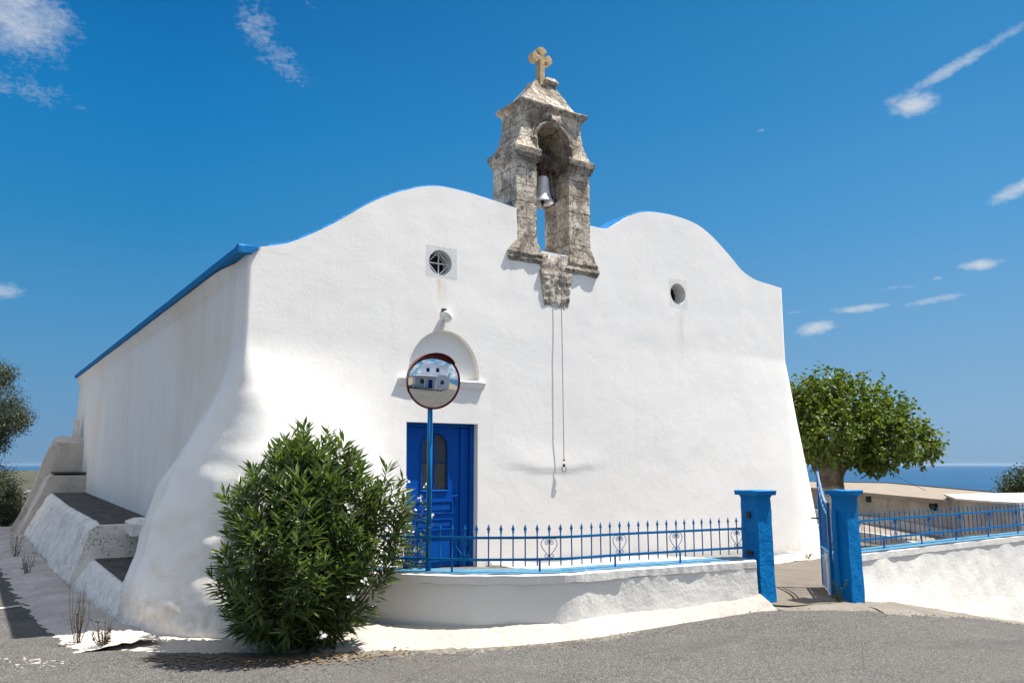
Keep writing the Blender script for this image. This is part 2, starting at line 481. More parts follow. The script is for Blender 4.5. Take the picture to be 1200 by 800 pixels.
# ------------------------------------------------------------------ terrain heights
_ctl = [(-5.4,-9.7,-.22),(0,-9,-.33),(6,-9,-.62),(12,-9,-1.3),(-10,-9,-.15),(-5.4,-16,-.1),(4,-16,-.4),
        (0,-2.35,-.50),(-1.0,-1.9,-.53),(-1.5,-1.4,-.53),(-2.9,-.8,-.52),(-3.86,0,-.5),(1,-2.5,-.48),(2,-2.6,-.45),(3.2,-2.8,-.40),(4.2,-3.3,-.40),
        (5.5,-3.2,-.55),(7.5,-3.2,-.92),(10,-3.2,-1.35),(14,-3.2,-2.1),(20,-3.5,-3.3),(1,-5,-.42),(4.5,-5.5,-.58),(8,-6,-1.0),(14,-8,-1.9),
        (-3.9,1.5,-.5),(-4.1,4,-.5),(-4.2,8,-.46),(-4.3,12,-.42),(-4.6,17,-.38),(-4.9,-1,-.44),(-6,2,-.42),(-9,6,-.3),(-9,14,-.3),(-12,0,-.2),
        (-6,22,-.6),(0,25,-1.2),(8,20,-1.6),(16,12,-2.2),(24,4,-3.6),(3,10,-.9),(8,6,-1.2),(26,-8,-4)]
_P = np.array(_ctl); _d = np.linalg.norm(_P[:, None, :2]-_P[None, :, :2], axis=2)
_n = len(_P); _A = np.zeros((_n+3, _n+3)); _A[:_n, :_n] = _d; _A[:_n, _n] = 1; _A[:_n, _n+1:] = _P[:, :2]
_A[_n, :_n] = 1; _A[_n+1:, :_n] = _P[:, :2].T
_w = np.linalg.solve(_A, np.concatenate([_P[:, 2], np.zeros(3)]))
def G(x, y):
    cx, cy = min(26, max(-14, x)), min(24, max(-16, y))
    d = np.hypot(_P[:, 0]-cx, _P[:, 1]-cy)
    z = float(d@_w[:_n]+_w[_n]+_w[_n+1]*cx+_w[_n+2]*cy)
    r = math.hypot(x-2, y-2)
    if r > 21:
        k = max(ss(-25, 5, y), ss(15, 30, x))
        z -= (r-21)*.42*k
        if k < 1: z += (1-k)*min(8, (r-21)*.02)
    if r > 60:
        az = math.degrees(math.atan2(y, x))
        plain = ss(70, 76, az)*(1-ss(150, 158, az))
        far = -79.5+2.5*noise.noise(Vector((x/900, y/900, 0)))+3*max(0, noise.noise(Vector((x/2500, y/2500, 3))))
        if r > 12000+1500*noise.noise(Vector((az/3, 0, 0))): far = -90
        floor = far*plain+(-92)*(1-plain)
        if ss(-25, 5, y) > 0 or x > 15: z = max(z, floor)
    return z
def YH(x, y):
    pts = [(0,0,0),(0,-2,-.02),(-2,-1,0),(3.6,-3,-.36),(4.3,-3.2,-.36),(8,-.2,-.3),(6,-2.5,-.36),(3,0,-.12),(3,-1.8,-.22),(10,1,-.42),(12,10,-.55),(8,8,-.4),(16,2,-.5),(20,6,-.55),(14,-2,-.45)]
    s = 0; ws = 0
    for a, b, z in pts:
        w = 1/((x-a)**2+(y-b)**2+.05)**1.5; s += w*z; ws += w
    return s/ws

def ribbon(A, B, off, hf=G, n=10, m=None, bump_=0., edge=0., wob=0., fr=4., fine=0., ends=0.):
    """sheet lofted from polyline A to polyline B, draped on height function hf"""
    def resample(P, k):
        L = [0]
        for p, q in zip(P, P[1:]): L.append(L[-1]+math.hypot(q[0]-p[0], q[1]-p[1]))
        out = []
        for i in range(k+1):
            s = L[-1]*i/k
            for j in range(len(P)-1):
                if s <= L[j+1]+1e-9:
                    t = (s-L[j])/max(1e-9, L[j+1]-L[j]); out.append((P[j][0]+(P[j+1][0]-P[j][0])*t, P[j][1]+(P[j+1][1]-P[j][1])*t)); break
        return out
    m = m or 60
    RA, RB = resample(A, m), resample(B, m)
    V, F = [], []
    for i in range(m+1):
        for j in range(n+1):
            t = j/n
            x = RA[i][0]*(1-t)+RB[i][0]*t; y = RA[i][1]*(1-t)+RB[i][1]*t
            if wob and j == n:
                w = wob*(nz(x, y, 0, 1.7)+.5*nz(x, y, 4, 6)); 
                dx, dy = RB[i][0]-RA[i][0], RB[i][1]-RA[i][1]; L = math.hypot(dx, dy) or 1
                x += dx/L*w; y += dy/L*w
            h = off(t) if callable(off) else off
            if ends: h -= ends*max(0, 1-min(i, m-i)/(m*.07))
            V.append((x, y, hf(x, y)+h+bump_*nz(x, y, 0, fr)+fine*nz(x, y, 7, 19)))
    for i in range(m):
        for j in range(n):
            F.append((i*(n+1)+j, (i+1)*(n+1)+j, (i+1)*(n+1)+j+1, i*(n+1)+j+1))
    return V, F

# ------------------------------------------------------------------ ground, sea
def ground():
    N = 150; k = 6.6
    g = [math.sinh(k*(i/N*2-1))/math.sinh(k) for i in range(N+1)]
    # finer near field : sinh spacing reaching 15 km
    xs = [2+15000*v for v in g]
    xs = sorted(set([round(x, 3) for x in xs]+[round(-14+.5*i, 3) for i in range(82)]))
    ys = sorted(set([round(2+15000*v, 3) for v in g]+[round(-16+.5*i, 3) for i in range(82)]))
    V = [(x, y, G(x, y)) for y in ys for x in xs]
    nx = len(xs)
    F = [(j*nx+i, j*nx+i+1, (j+1)*nx+i+1, (j+1)*nx+i) for j in range(len(ys)-1) for i in range(nx-1)]
    k = NT('earth')
    near = k.noise(.9, 8, .7); far = k.noise(.0035, 9, .75)
    c = k.ramp(far, [(.3, (.025, .035, .022)), (.45, (.075, .07, .05)), (.55, (.035, .042, .026)), (.7, (.12, .105, .08))])
    c2 = k.ramp(near, [(.3, (.12, .10, .07)), (.7, (.25, .21, .15))])
    ln = k.n.new('ShaderNodeVectorMath'); ln.operation = 'LENGTH'; k.link(k.pos, ln.inputs[0])
    c = k.mix(k.ramp(k.math('DIVIDE', ln.outputs['Value'], 120.), [(.3, 0.), (1., 1.)]), c2, c)
    tag(obj('ground', (V, F), k.done(c, .95, None, spec=.1), smooth=True, fix=False), kind='structure')
ground()

def sea():
    k = NT('sea_water')
    n = k.noise(.004, 8, .7, vec=k.map((1, 1, 1), rot=(0, 0, R(30))))
    c = k.ramp(k.noise(.0009, 4, .6), [(.35, (.003, .045, .11)), (.65, (.005, .06, .135))])
    m = k.done(c, .6, k.bump(n, .25, 6.), spec=.12)
    V, F = [], []
    rs = [60, 400, 1500, 4000, 9000, 16000, 24000, 34000]
    for r in rs:
        for i in range(96):
            w = 2*math.pi*i/96; V.append((r*math.cos(w), r*math.sin(w), -82))
    for q in range(len(rs)-1):
        for i in range(96):
            j = (i+1) % 96; F.append((q*96+i, q*96+j, (q+1)*96+j, (q+1)*96+i))
    tag(obj('sea', (V, F), m, fix=False), kind='structure')
sea()

# road: the asphalt in the foreground and the lane along the flank of the chapel
edge_in = [(-4.45,16),(-4.4,10),(-4.3,5),(-4.25,2),(-4.1,.3),(-3.6,-.4),(-2.9,-.9),(-2.0,-1.5),(-.9,-2.1),(.2,-2.45),(1.6,-2.6),(2.6,-2.75),(3.2,-3.0),(4.1,-3.5),(5.0,-3.6),(6.5,-3.5),(8.5,-3.4),(12,-3.4),(18,-3.6),(24,-4.0)]
edge_out = [(-9.5,16),(-10,10),(-11,4),(-12,-2),(-11,-8),(-10,-15),(-5,-15.5),(0,-15.8),(4,-15.8),(8,-15.5),(12,-15),(17,-14.5),(23,-14)]
roadv = ribbon(edge_out, edge_in, lambda t: .012*min(1, 30*(1-t))*min(1, 8*t), G, 90, 220, .004, wob=-.10)
tag(obj('road', roadv, M['asphalt'], smooth=True), kind='structure')

# pale cement verge between the walls and the asphalt
tag(obj('verge', ribbon([(4.6,-2.95),(6.5,-3.0),(9,-3.0),(14,-3.0),(24,-3.2)], [(4.1,-4.0),(5.0,-4.1),(6.5,-4.0),(8.5,-3.9),(12,-3.85),(24,-4.6)], lambda t: .055-.047*t, G, 18, 260, .010, wob=.05, fine=.014), M['apron'], smooth=True), kind='structure')
tag(obj('pavement', ribbon([(-4.0,17),(-4.0,10),(-3.95,5),(-3.8,1.5),(-3.5,-.35)], [(-4.85,17),(-4.85,10),(-4.72,5),(-4.62,2),(-4.40,-.35)], lambda t: .09-.11*t**2, G, 22, 360, .035, wob=.12, fine=.02), M['apron_pale'], smooth=True), kind='structure')
tag(obj('lane_pavement', ribbon([(-4.6,12.2),(-4.4,18.5)], [(-12,14.5),(-12,19.5)], .05, G, 30, 30, .01), M['apron_pale'], smooth=True), kind='structure')
tag(obj('road_line', ribbon([(-4.55,3.05),(-7.6,1.0)], [(-4.55,3.20),(-7.6,1.13)], .019, G, 2, 90, .006), M['kerb'], smooth=True), kind='structure')
tag(obj('limewash_patch', ribbon([(-4.62,-.35),(-4.3,-.95)], [(-5.0,-.25),(-4.75,-.9)], .002, G, 60, 80, .025, wob=.1, fr=24), M['apron_pale'], smooth=True), kind='structure')
# broken limewashed skirt in front of the corner buttress and under the curved wall
tag(obj('skirting_pavement', ribbon([(-3.2,.3),(-3.1,.1),(-2.6,-.1),(-2.2,-.3),(-1.7,-.6)], [(-4.40,.15),(-4.15,-.5),(-3.6,-.98),(-2.7,-1.45),(-1.9,-1.75)], lambda t: .035*min(1,(1-t)*1.9)**1.2+.018-.035*t, G, 40, 240, .014, wob=.08, fine=.012), M['skirt'], smooth=True), kind='structure')
tag(obj('kerb_skirt', ribbon([(-1.75,-.95),(-1.3,-1.35),(-.85,-1.78),(-.2,-2.22),(.44,-2.44),(1.1,-2.47),(1.9,-2.57),(2.9,-2.72),(3.1,-2.8)],
    [(-2.1,-1.65),(-1.45,-1.92),(-.95,-2.2),(-.3,-2.52),(.5,-2.72),(1.3,-2.76),(2.0,-2.82),(2.9,-2.95),(3.15,-3.08)], lambda t: .17*(1-t)**.9+.012-.05*t, G, 26, 380, .012, wob=.04, fine=.007), M['skirt'], smooth=True), kind='structure')
tag(obj('dusty_verge', ribbon([(-2.3,-1.5),(-1.5,-1.9),(-.6,-2.4),(.4,-2.75),(1.0,-2.8)], [(-2.5,-2.15),(-1.6,-2.45),(-.8,-2.82),(.4,-2.98),(1.2,-2.9)], lambda t: .014-.03*t, G, 40, 220, .03, wob=.12, fine=.03), M['apron'], smooth=True), kind='structure')

# courtyard
wall_in = [(-2.0,-.45),(-1.2,-1.0),(-.75,-1.5),(0,-1.95),(.6,-2.25),(1.2,-2.3),(2.0,-2.45),(2.9,-2.62),(3.3,-3.05),(4.2,-3.3),(4.6,-2.9),(6,-2.85),(9,-2.85),(14,-2.85),(20,-2.85)]
face_in = [(-2.3,.6),(-1.5,.6),(-.8,.6),(0,.6),(.8,.6),(1.6,.6),(2.4,.6),(3.3,.6),(4.4,.6),(5.5,.6),(7,.6),(9,12),(11,16),(16,16),(22,14)]
tag(obj('courtyard', ribbon(wall_in, face_in, 0., YH, 34, 150, .008), M['yard'], smooth=True), kind='structure')
tag(obj('gate_threshold', ribbon([(3.05,-2.75),(3.6,-3.05),(4.3,-3.35),(4.62,-3.15)], [(3.3,-3.35),(3.7,-3.6),(4.3,-3.95),(5.2,-4.1)], lambda t: .04-.06*t, G, 20, 60, .012, wob=.04), M['apron'], smooth=True), kind='structure')
tag(obj('facade_skirting', ribbon([(.8,-.02),(3,-.08),(5,-.2),(6.5,-.28),(7.7,-.25),(8.35,0),(8.6,.6)], [(.8,-.14),(3,-.24),(5,-.42),(6.5,-.55),(7.9,-.5),(8.6,-.15),(8.85,.5)], lambda t: .09*(1-t)+.006, YH, 6, 90, .02, wob=.04), M['skirt'], smooth=True), kind='structure')

# ------------------------------------------------------------------ the chapel
XL, XR, ZB, DEP = -2.70, 7.64, -.95, 17.3
GABLE = [(-2.70,4.02),(-2.5,4.07),(-2.19,4.17),(-1.69,4.47),(-1.04,4.94),(-.53,5.2),(-.12,5.33),(.37,5.345),(.82,5.31),(1.29,5.265),(2.0,5.24),(2.76,5.235),(3.0,5.235),(3.15,5.27),(3.37,5.40),(3.63,5.56),(3.9,5.67),(4.17,5.725),(4.69,5.75),(5.23,5.70),(5.57,5.58),(5.9,5.39),(6.24,5.15),(6.47,4.99),(6.83,4.87),(7.25,4.83),(7.64,4.80)]
def Hf(a): return catmull(GABLE, a)
def Hv(a):
    l = 4.0+.75*math.sqrt(max(0, 1-((a+.3)/2.42)**2)) if abs(a+.3) < 2.42 else 4.0
    r = 4.0+1.25*math.sqrt(max(0, 1-((a-4.9)/2.7)**2)) if abs(a-4.9) < 2.7 else 4.0
    return min(max(l, r, 4.0), Hf(a)-.02 if a > XL+.05 else 4.02)
def flL(z): return 1.18*ss(0, 1, (2.98-z)/3.35)
def flR(z): return max(0, (3.35-z))*.222
def Rc(z, left): return (.035+1.5*ss(0, 1, (2.9-z)/3.0)) if left else (.06+.25*max(0, min(1, (3.2-z)/3.5)))
def lumps(x, y, z):
    return .008*nz(x, y, z, .7, 3)+.0028*nz(x, y, z, 2.6, 8)+.0012*nz(x, y, z, 7, 1)
def front(a, z):
    left = a < 2; Rr = Rc(z, left); q = (a-XL) if left else (XR-a)
    if q < Rr:
        th = (1-q/Rr)*math.pi/4
        if left: base = (XL+Rr-Rr*math.sin(th), Rr-Rr*math.cos(th)); n = (-math.sin(th), -math.cos(th))
        else: base = (XR-Rr+Rr*math.sin(th), Rr-Rr*math.cos(th)); n = (math.sin(th), -math.cos(th))
    else: base = (a, 0.); n = (0., -1.)
    if left:
        lb = flL(z)*(.10*nz(a, 0, z, 1.1, 31)+.055*nz(a, .3, z, 2.6, 17)+.02*nz(a, 0, z, 6, 2))*math.exp(-(max(0, q)/1.6)**4)
        base = (base[0]+n[0]*lb, base[1]+n[1]*lb)
        w = math.exp(-(max(0, q)/1.45)**2.4); ox, oy = n[0]*flL(z)*w*1.15, n[1]*flL(z)*w*.72
    else:
        w = math.exp(-(q/1.2)**2); ox, oy = n[0]*flR(z)*1.25, n[1]*flR(z)*.35*(.35*ss(2.0,6.0,a)+.65*w)
    lp = lumps(base[0], base[1], z)
    # the slack bulge of plaster low on the front
    arc = 1.30+.05*((a-2.0)/.75)**2
    cr = .03*math.exp(-((a-2.0)/.8)**4)*ss(.0, .05, arc+.012-z)*0 - .035*math.exp(-((a-2.0)/.85)**4)*ss(arc+.03, arc-.0, z)*0
    bulge = .011*math.exp(-((a-2.0)/.85)**4)*ss(arc+.45, arc+.02, z)*ss(arc-.02, arc+.015, z)
    oy -= bulge
    return (base[0]+ox+n[0]*lp, base[1]+oy+n[1]*lp)
def side(b, z, left):
    Rr = Rc(z, left)
    X0 = XL if left else XR; sg = -1 if left else 1
    if b < Rr:
        th = math.pi/4+(b/Rr)*math.pi/4
        base = (X0-sg*Rr+sg*Rr*math.sin(th), Rr-Rr*math.cos(th)); n = (sg*math.sin(th), -math.cos(th))
    else: base = (X0, b); n = (sg*1., 0.)
    if left:
        lb = flL(z)*(.10*nz(XL-b, 0, z, 1.1, 31)+.055*nz(XL-b, .3, z, 2.6, 17)+.02*nz(XL-b, 0, z, 6, 2))*math.exp(-(b/1.8)**4)
        base = (base[0]+n[0]*lb, base[1]+n[1]*lb)
        w = math.exp(-(b/1.8)**2.6); ox, oy = n[0]*flL(z)*w*1.15, n[1]*flL(z)*w*.72
    else: ox, oy = n[0]*flR(z)*1.25*(1 if b < 15.5 else 1), n[1]*flR(z)*.35
    lp = lumps(base[0], base[1], z)*(1 if b < DEP-.1 else 0)
    return (base[0]+ox+n[0]*lp, base[1]+oy+n[1]*lp)

def chapel_body():
    NR = 112
    cols = [XL, XL+.02, XL+.05, XL+.08]+[XL+.12+i*(XR-XL-.24)/170 for i in range(171)]+[XR-.08, XR-.05, XR-.02, XR]
    bs = [0, .02, .05, .09, .14]+[.2+.07*i for i in range(5)]+[.55]
    bs2 = [.55, .62]+[.7+.09*i for i in range(22)]+[2.7+.25*i for i in range(58)]+[DEP]
    V = []; F = []
    idx = {}
    def vid(p):
        V.append(p); return len(V)-1
    def grid(fn, ni, nj):
        I = [[vid(fn(i, j)) for j in range(nj)] for i in range(ni)]
        for i in range(ni-1):
            for j in range(nj-1): F.append((I[i][j], I[i+1][j], I[i+1][j+1], I[i][j+1]))
    def zrow(H, j): return ZB+(H-ZB)*j/NR
    HL, HR = Hf(XL), Hf(XR)
    grid(lambda i, j: (*front(cols[i], zrow(Hf(cols[i]), j)), zrow(Hf(cols[i]), j)), len(cols), NR+1)
    allb = [(b) for b in bs]+bs2[1:]
    for left in (True, False):
        H = HL if left else HR
        grid(lambda i, j: (*side(allb[i], zrow(H, j), left), zrow(H, j)), len(allb), NR+1)
    def top(H):
        def f(i, j):
            pass
    def tp(b, a, Hfn):
        z = Hfn(a)
        if a <= XL+1e-6: z = HL
        if a >= XR-1e-6: z = HR
        if b == 0: return (*front(a, z), z)
        if a <= XL+1e-6: return (*side(b, z, True), z)
        if a >= XR-1e-6: return (*side(b, z, False), z)
        return (a, b, z)
    grid(lambda i, j: tp(bs[j], cols[i], Hf), len(cols), len(bs))
    def Hv2(a): return HL if a <= XL+1e-6 else (HR if a >= XR-1e-6 else Hv(a))
    grid(lambda i, j: tp(bs2[j], cols[i], Hv2), len(cols), len(bs2))
    # back of the parapet
    grid(lambda i, j: tp(.55, cols[i], Hf if j else Hv2), len(cols), 2)
    # back wall: rows shared with the flanks
    def bk(i, j):
        a = cols[i]; H = Hv2(a); z = zrow(H, j)
        if i == 0: return (*side(DEP, z, True), z)
        if i == len(cols)-1: return (*side(DEP, z, False), z)
        return (a, DEP, z)
    grid(bk, len(cols), NR+1)
    # bottom
    ring = [(*front(a, ZB), ZB) for a in cols]+[(*side(b, ZB, False), ZB) for b in allb[1:]]
    ring += [(a, DEP, ZB) for a in cols[1:-1][::-1]]+[(*side(b, ZB, True), ZB) for b in allb[1:][::-1]]
    k = [vid(p) for p in ring]; F.append(tuple(k))
    return V, F

ch = empty('chapel', (0, 0, 0), 'whitewashed two-naved chapel with wavy gable, blue door and stone belfry', 'chapel')
body = obj('wall', chapel_body(), M['facade'], ch)
def disc(cx, cz, r, y0, y1, n=40, rz=None):
    rz = rz or r
    return prism_y([(cx+r*math.cos(2*math.pi*i/n), cz+rz*math.sin(2*math.pi*i/n)) for i in range(n)], y0, y1)
def archpoly(x0, x1, z0, zs, zt, n=24):
    cx, r = (x0+x1)/2, (x1-x0)/2
    return [(x0, z0), (x1, z0), (x1, zs)]+[(cx+r*math.cos(math.pi*i/n), zs+(zt-zs)*math.sin(math.pi*i/n)) for i in range(1, n)]+[(x0, zs)]
boolean(body, [
    jitter(box(-.51, .62, -.6, .62, -.06, 1.955), 0, 1),
    prism_y(archpoly(-.50, .64, 2.56, 2.60, 3.25), -.5, .085),
    disc(-.02, 4.215, .185, -.5, .26), disc(4.73, 4.34, .185, -.5, .30),
    box(1.30, 2.745, -.3, .75, 4.66, 6.2),
])
# smooth only the plaster, keep the cut edges crisp
bm = bmesh.new(); bm.from_mesh(body.data)
for f in bm.faces: f.smooth = True
for e in bm.edges:
    if len(e.link_faces) == 2 and e.calc_face_angle(0) > R(38): e.smooth = False
bm.to_mesh(body.data); bm.free()

# blue painted capping behind the wavy edge
def capping(a0, a1, n=70, y0=.05, y1=.56, h=.035):
    V, F = [], []
    for i in range(n+1):
        a = a0+(a1-a0)*i/n; z = Hf(a); w = .008*nz(a, 0, 0, 6)
        for (y, zz) in ((y0+w*2, z+.004), (y0+w*2+.01, z+h+w), (y1, z+h+w), (y1, z+.004)): V.append((a, y, zz))
    for i in range(n):
        for k in range(4): F.append((i*4+k, i*4+(k+1) % 4, (i+1)*4+(k+1) % 4, (i+1)*4+k))
    F += [(3, 2, 1, 0), (n*4, n*4+1, n*4+2, n*4+3)]
    return V, F
obj('gable_capping', capping(-2.45, 1.27), M['blue_eave'], ch)
obj('gable_capping', capping(2.77, 5.35), M['blue_eave'], ch)
# eave along the flank
def eave():
    n = 60; V, F = [], []
    sec = [(-2.66,3.95),(-2.84,3.935),(-2.85,4.015),(-2.60,4.04)]
    for i in range(n+1):
        b = -.06+(DEP+.16)*i/n; d = .012*nz(0, b, 0, 1.1)+.006*nz(0, b, 0, 5)
        sag = -.035*ss(1.8, 0, b)*0
        for x, z in sec: V.append((x+d*.5, b, z+d+sag))
    for i in range(n):
        for k in range(4): F.append((i*4+k, i*4+(k+1) % 4, (i+1)*4+(k+1) % 4, (i+1)*4+k))
    F += [(3, 2, 1, 0), (n*4, n*4+1, n*4+2, n*4+3)]
    return V, F
ev = obj('eave', eave(), M['blue_eave'], ch)
obj('corner_cap', jitter(loft([(3.94,-2.80,-2.67,-.045,.05),(4.00,-2.825,-2.60,-.055,.1),(4.045,-2.83,-2.56,-.035,.12)], .04), .012, 10), M['blue_eave'], ch)
def soffit():
    n = 60; V, F = [], []
    sec = [(-2.66,3.68),(-2.70,3.72),(-2.79,3.93),(-2.66,3.948)]
    for i in range(n+1):
        b = .10+(DEP-.12)*i/n; k = ss(0, 1.2, b)
        for x, z in sec: V.append((-2.67+(x+2.67)*k, b, z+.008*nz(0, b, z, 2)))
    for i in range(n):
        for k in range(4): F.append((i*4+k, i*4+(k+1) % 4, (i+1)*4+(k+1) % 4, (i+1)*4+k))
    F += [(3, 2, 1, 0), (n*4, n*4+1, n*4+2, n*4+3)]
    return V, F
obj('cornice', soffit(), M['facade'], ch, smooth=False)

# niche ledge
obj('ledge', jitter(loft([(2.435,-.60,.69,-.008,.02),(2.47,-.63,.71,-.035,.02),(2.54,-.645,.725,-.055,.02),(2.56,-.63,.71,-.045,.08)], .05), .006, 5), M['white_clean'], ch)

# round windows
def window(cx, cz, r, depth, label, cross):
    ro = []
    f = obj('window', joinvf(*[tube([(cx+(r-.008)*math.cos(2*math.pi*i/32), depth-.03, cz+(r-.008)*math.sin(2*math.pi*i/32)) for i in range(33)], .012, 6)]), M['grille'] if cross else M['iron_dark'], ch)
    tag(f, label)
    obj('pane', disc(cx, cz, r-.004, depth-.006, depth-.001), M['dark_glass'], f)
    if cross:
        y = .06; q = r*.93
        parts = [tube([(cx-q, y, cz), (cx+q, y, cz)], .009, 6), tube([(cx, y, cz-q), (cx, y, cz+q)], .009, 6)]
        P = [(cx, cz+q), (cx+q, cz), (cx, cz-q), (cx-q, cz), (cx, cz+q)]
        parts += [tube([(P[i][0], y+.004, P[i][1]), (P[i+1][0], y+.004, P[i+1][1])], .008, 6) for i in range(4)]
        parts.append(tube([(cx+q*math.cos(2*math.pi*i/32), y, cz+q*math.sin(2*math.pi*i/32)) for i in range(33)], .007, 6))
        obj('grille', joinvf(*parts), M['grille'], f)
window(-.02, 4.215, .185, .25, 'round window with a white cross and diamond grille', True)
window(4.73, 4.34, .185, .29, 'bare deep round window', False)

# door
dy = .135
door = obj('door', joinvf(box(-.50,.615,dy+.08,dy+.13,-.04,1.95)), M['blue_door'], ch)
tag(door, 'blue painted wooden door with an arched window')
leaf = obj('leaf', joinvf(box(-.445,.40,dy,dy+.05,.015,1.90)), M['blue_door'], door)
boolean(leaf, [prism_y(archpoly(-.205,.215,1.03,1.62,1.83), dy-.1, dy+.2)])
obj('door_frame', joinvf(box(-.505,-.45,dy-.02,dy+.09,-.04,1.95), box(.405,.47,dy-.025,dy+.07,-.04,1.89), box(.475,.545,dy-.005,dy+.07,-.04,1.89), box(.55,.612,dy-.04,dy+.07,-.04,1.95), box(-.45,.545,dy-.022,dy+.07,1.903,1.948)), M['blue_door'], door)
mould = []
for z0, z1 in ((.08, .42), (.50, .66), (.72, .90)):
    for a, b, c, d in ((-.30,.30,z0,z0+.022), (-.30,.30,z1-.022,z1), (-.30,-.278,z0+.022,z1-.022), (.278,.30,z0+.022,z1-.022)):
        mould.append(box(a, b, dy-.018, dy-.0005, c, d))
for z0, z1 in ((.08, .42), (.50, .66), (.72, .90)): mould.append(box(-.255,.255,dy-.010,dy-.0005,z0+.05,z1-.05))
obj('panel_moulding', joinvf(*mould), M['blue_door'], door)
arc = [(-.205,1.03)]+[(-.205,1.03+.59*i/6) for i in range(1,7)]+[(.005-.21*math.cos(math.pi*i/18),1.62+.21*math.sin(math.pi*i/18)) for i in range(1,18)]+[(.215,1.62-.59*i/6) for i in range(0,7)]
wf = obj('door_window', joinvf(tube([(x, dy-.004, z) for x, z in arc]+[(-.205, dy-.004, 1.03)], .014, 8), bar((.005,dy+.02,1.03),(.005,dy+.02,1.82),.02), bar((-.2,dy+.02,1.43),(.21,dy+.02,1.43),.012)), M['blue_door'], door)
obj('door_handle', joinvf(box(.33,.365,dy-.012,dy,.86,1.02), tube([(.347,dy-.01,.96),(.347,dy-.05,.96),(.26,dy-.05,.955)], .008, 8)), M['blue_door'], door)
def glass_mat():
    k = NT('door_glass'); k.b.inputs['Transmission Weight'].default_value = .9
    k.b.inputs['IOR'].default_value = 1.1
    return k.done((.5, .5, .48), .05, None, 0, .5)
obj('pane', box(-.2,.21,dy+.028,dy+.032,1.035,1.82), glass_mat(), door)
obj('curtain', joinvf(*[box(-.19+.033*i,-.162+.033*i,dy+.05+.006*(i%2),dy+.056+.006*(i%2),1.05,1.40) for i in range(12)]), M['curtain'], door)
obj('door_step', jitter(box(-.62,.72,-.16,.02,-.12,-.012,.06), .008, 6), M['apron'], ch)

# flank stairs-like buttress
def flank_block(secs, seed):
    """secs: (y, ztop_outer, x_top_outer, x_bottom_outer) -> closed solid against the wall"""
    V, F = [], []
    nz_ = 22; nt = 8
    n = None
    full = []
    for p, q in zip(secs, secs[1:]):
        m = max(1, int(abs(q[0]-p[0])/.12))
        for i in range(m): t = i/m; full.append(tuple(p[k]+(q[k]-p[k])*t for k in range(4)))
    full.append(secs[-1])
    for (y, zt, xt, xb) in full:
        ring = [(-2.60, ZB)]
        for i in range(nz_+1):
            t = i/nz_; z = ZB+(zt-ZB)*t
            x = xb+(xt-xb)*(t**.8)
            if t > .93: x += .06*((t-.93)/.07)**2
            w = .055*nz(0, y, z, 1.0, seed)+.035*nz(0, y, z, 2.8, seed)+.02*nz(0, y, z, 7, seed)+.010*nz(0, y, z, 16, seed)
            ring.append((x+w, z))
        for i in range(1, nt): ring.append((xt+(-2.60-xt)*i/nt, zt+.012*nz(i*.1, y, 0, 3)))
        ring.append((-2.60, zt))
        n = len(ring); V += [(x, y, z) for x, z in ring]
    for i in range(len(full)-1):
        for k in range(n): F.append((i*n+k, i*n+(k+1) % n, (i+1)*n+(k+1) % n, (i+1)*n+k))
    F.append(tuple(range(n))[::-1]); F.append(tuple(range((len(full)-1)*n, len(full)*n)))
    return V, F
st = obj('flank_steps', flank_block([(.9,-.25,-3.50,-4.05),(1.7,-.16,-3.56,-4.10),(4.75,-.10,-3.62,-4.15)], 2), M['white_rough'], ch, smooth=False)
tag(st, 'flaking whitewashed masonry steps along the flank')
obj('step_block', flank_block([(4.752,.43,-3.60,-4.18),(5.0,.47,-3.64,-4.2),(9,.55,-3.62,-4.25),(14.0,.65,-3.55,-4.35)], 5), M['white_rough'], st)
obj('step_block', flank_block([(14.003,1.10,-3.55,-4.42),(15.1,1.16,-3.50,-4.5)], 8), M['old_lime'], st)
obj('end_block', flank_block([(15.103,1.95,-3.46,-4.52),(15.5,2.14,-3.36,-4.5),(16.6,2.16,-3.3,-4.45),(17.0,1.9,-3.25,-4.4)], 9), M['old_lime'], st)
obj('chimney_stub', jitter(box(-2.93,-2.80,15.6,15.8,2.1,2.62,.08), .01, 6), M['white_rough'], st)
obj('dark_slab', ribbon([(-3.50,4.80),(-3.54,9),(-3.44,13.98)], [(-2.68,4.80),(-2.68,9),(-2.68,13.98)], .012, lambda x, y: .43+.04*ss(4.75,5,y)+(.18)*max(0,(y-5))/9+.004, 10, 60, .006), M['dark_slab'], st)
obj('dark_slab', ribbon([(-3.50,1.9),(-3.54,4.74)], [(-2.68,1.9),(-2.68,4.74)], .014, lambda x, y: -.16+.06*(y-1.7)/3.05, 8, 30, .006), M['dark_slab'], st)
obj('dark_slab', box(-3.44,-2.68,14.04,15.09,1.145,1.185), M['dark_slab'], st)
obj('rounded_block', jitter(loft([(.22,-2.95,-2.6,4.2,4.85),(.30,-3.12,-2.6,4.05,4.9),(.47,-3.12,-2.6,4.05,4.9),(.53,-3.0,-2.6,4.15,4.85)], .06), .03, 3), M['white_rough'], st)

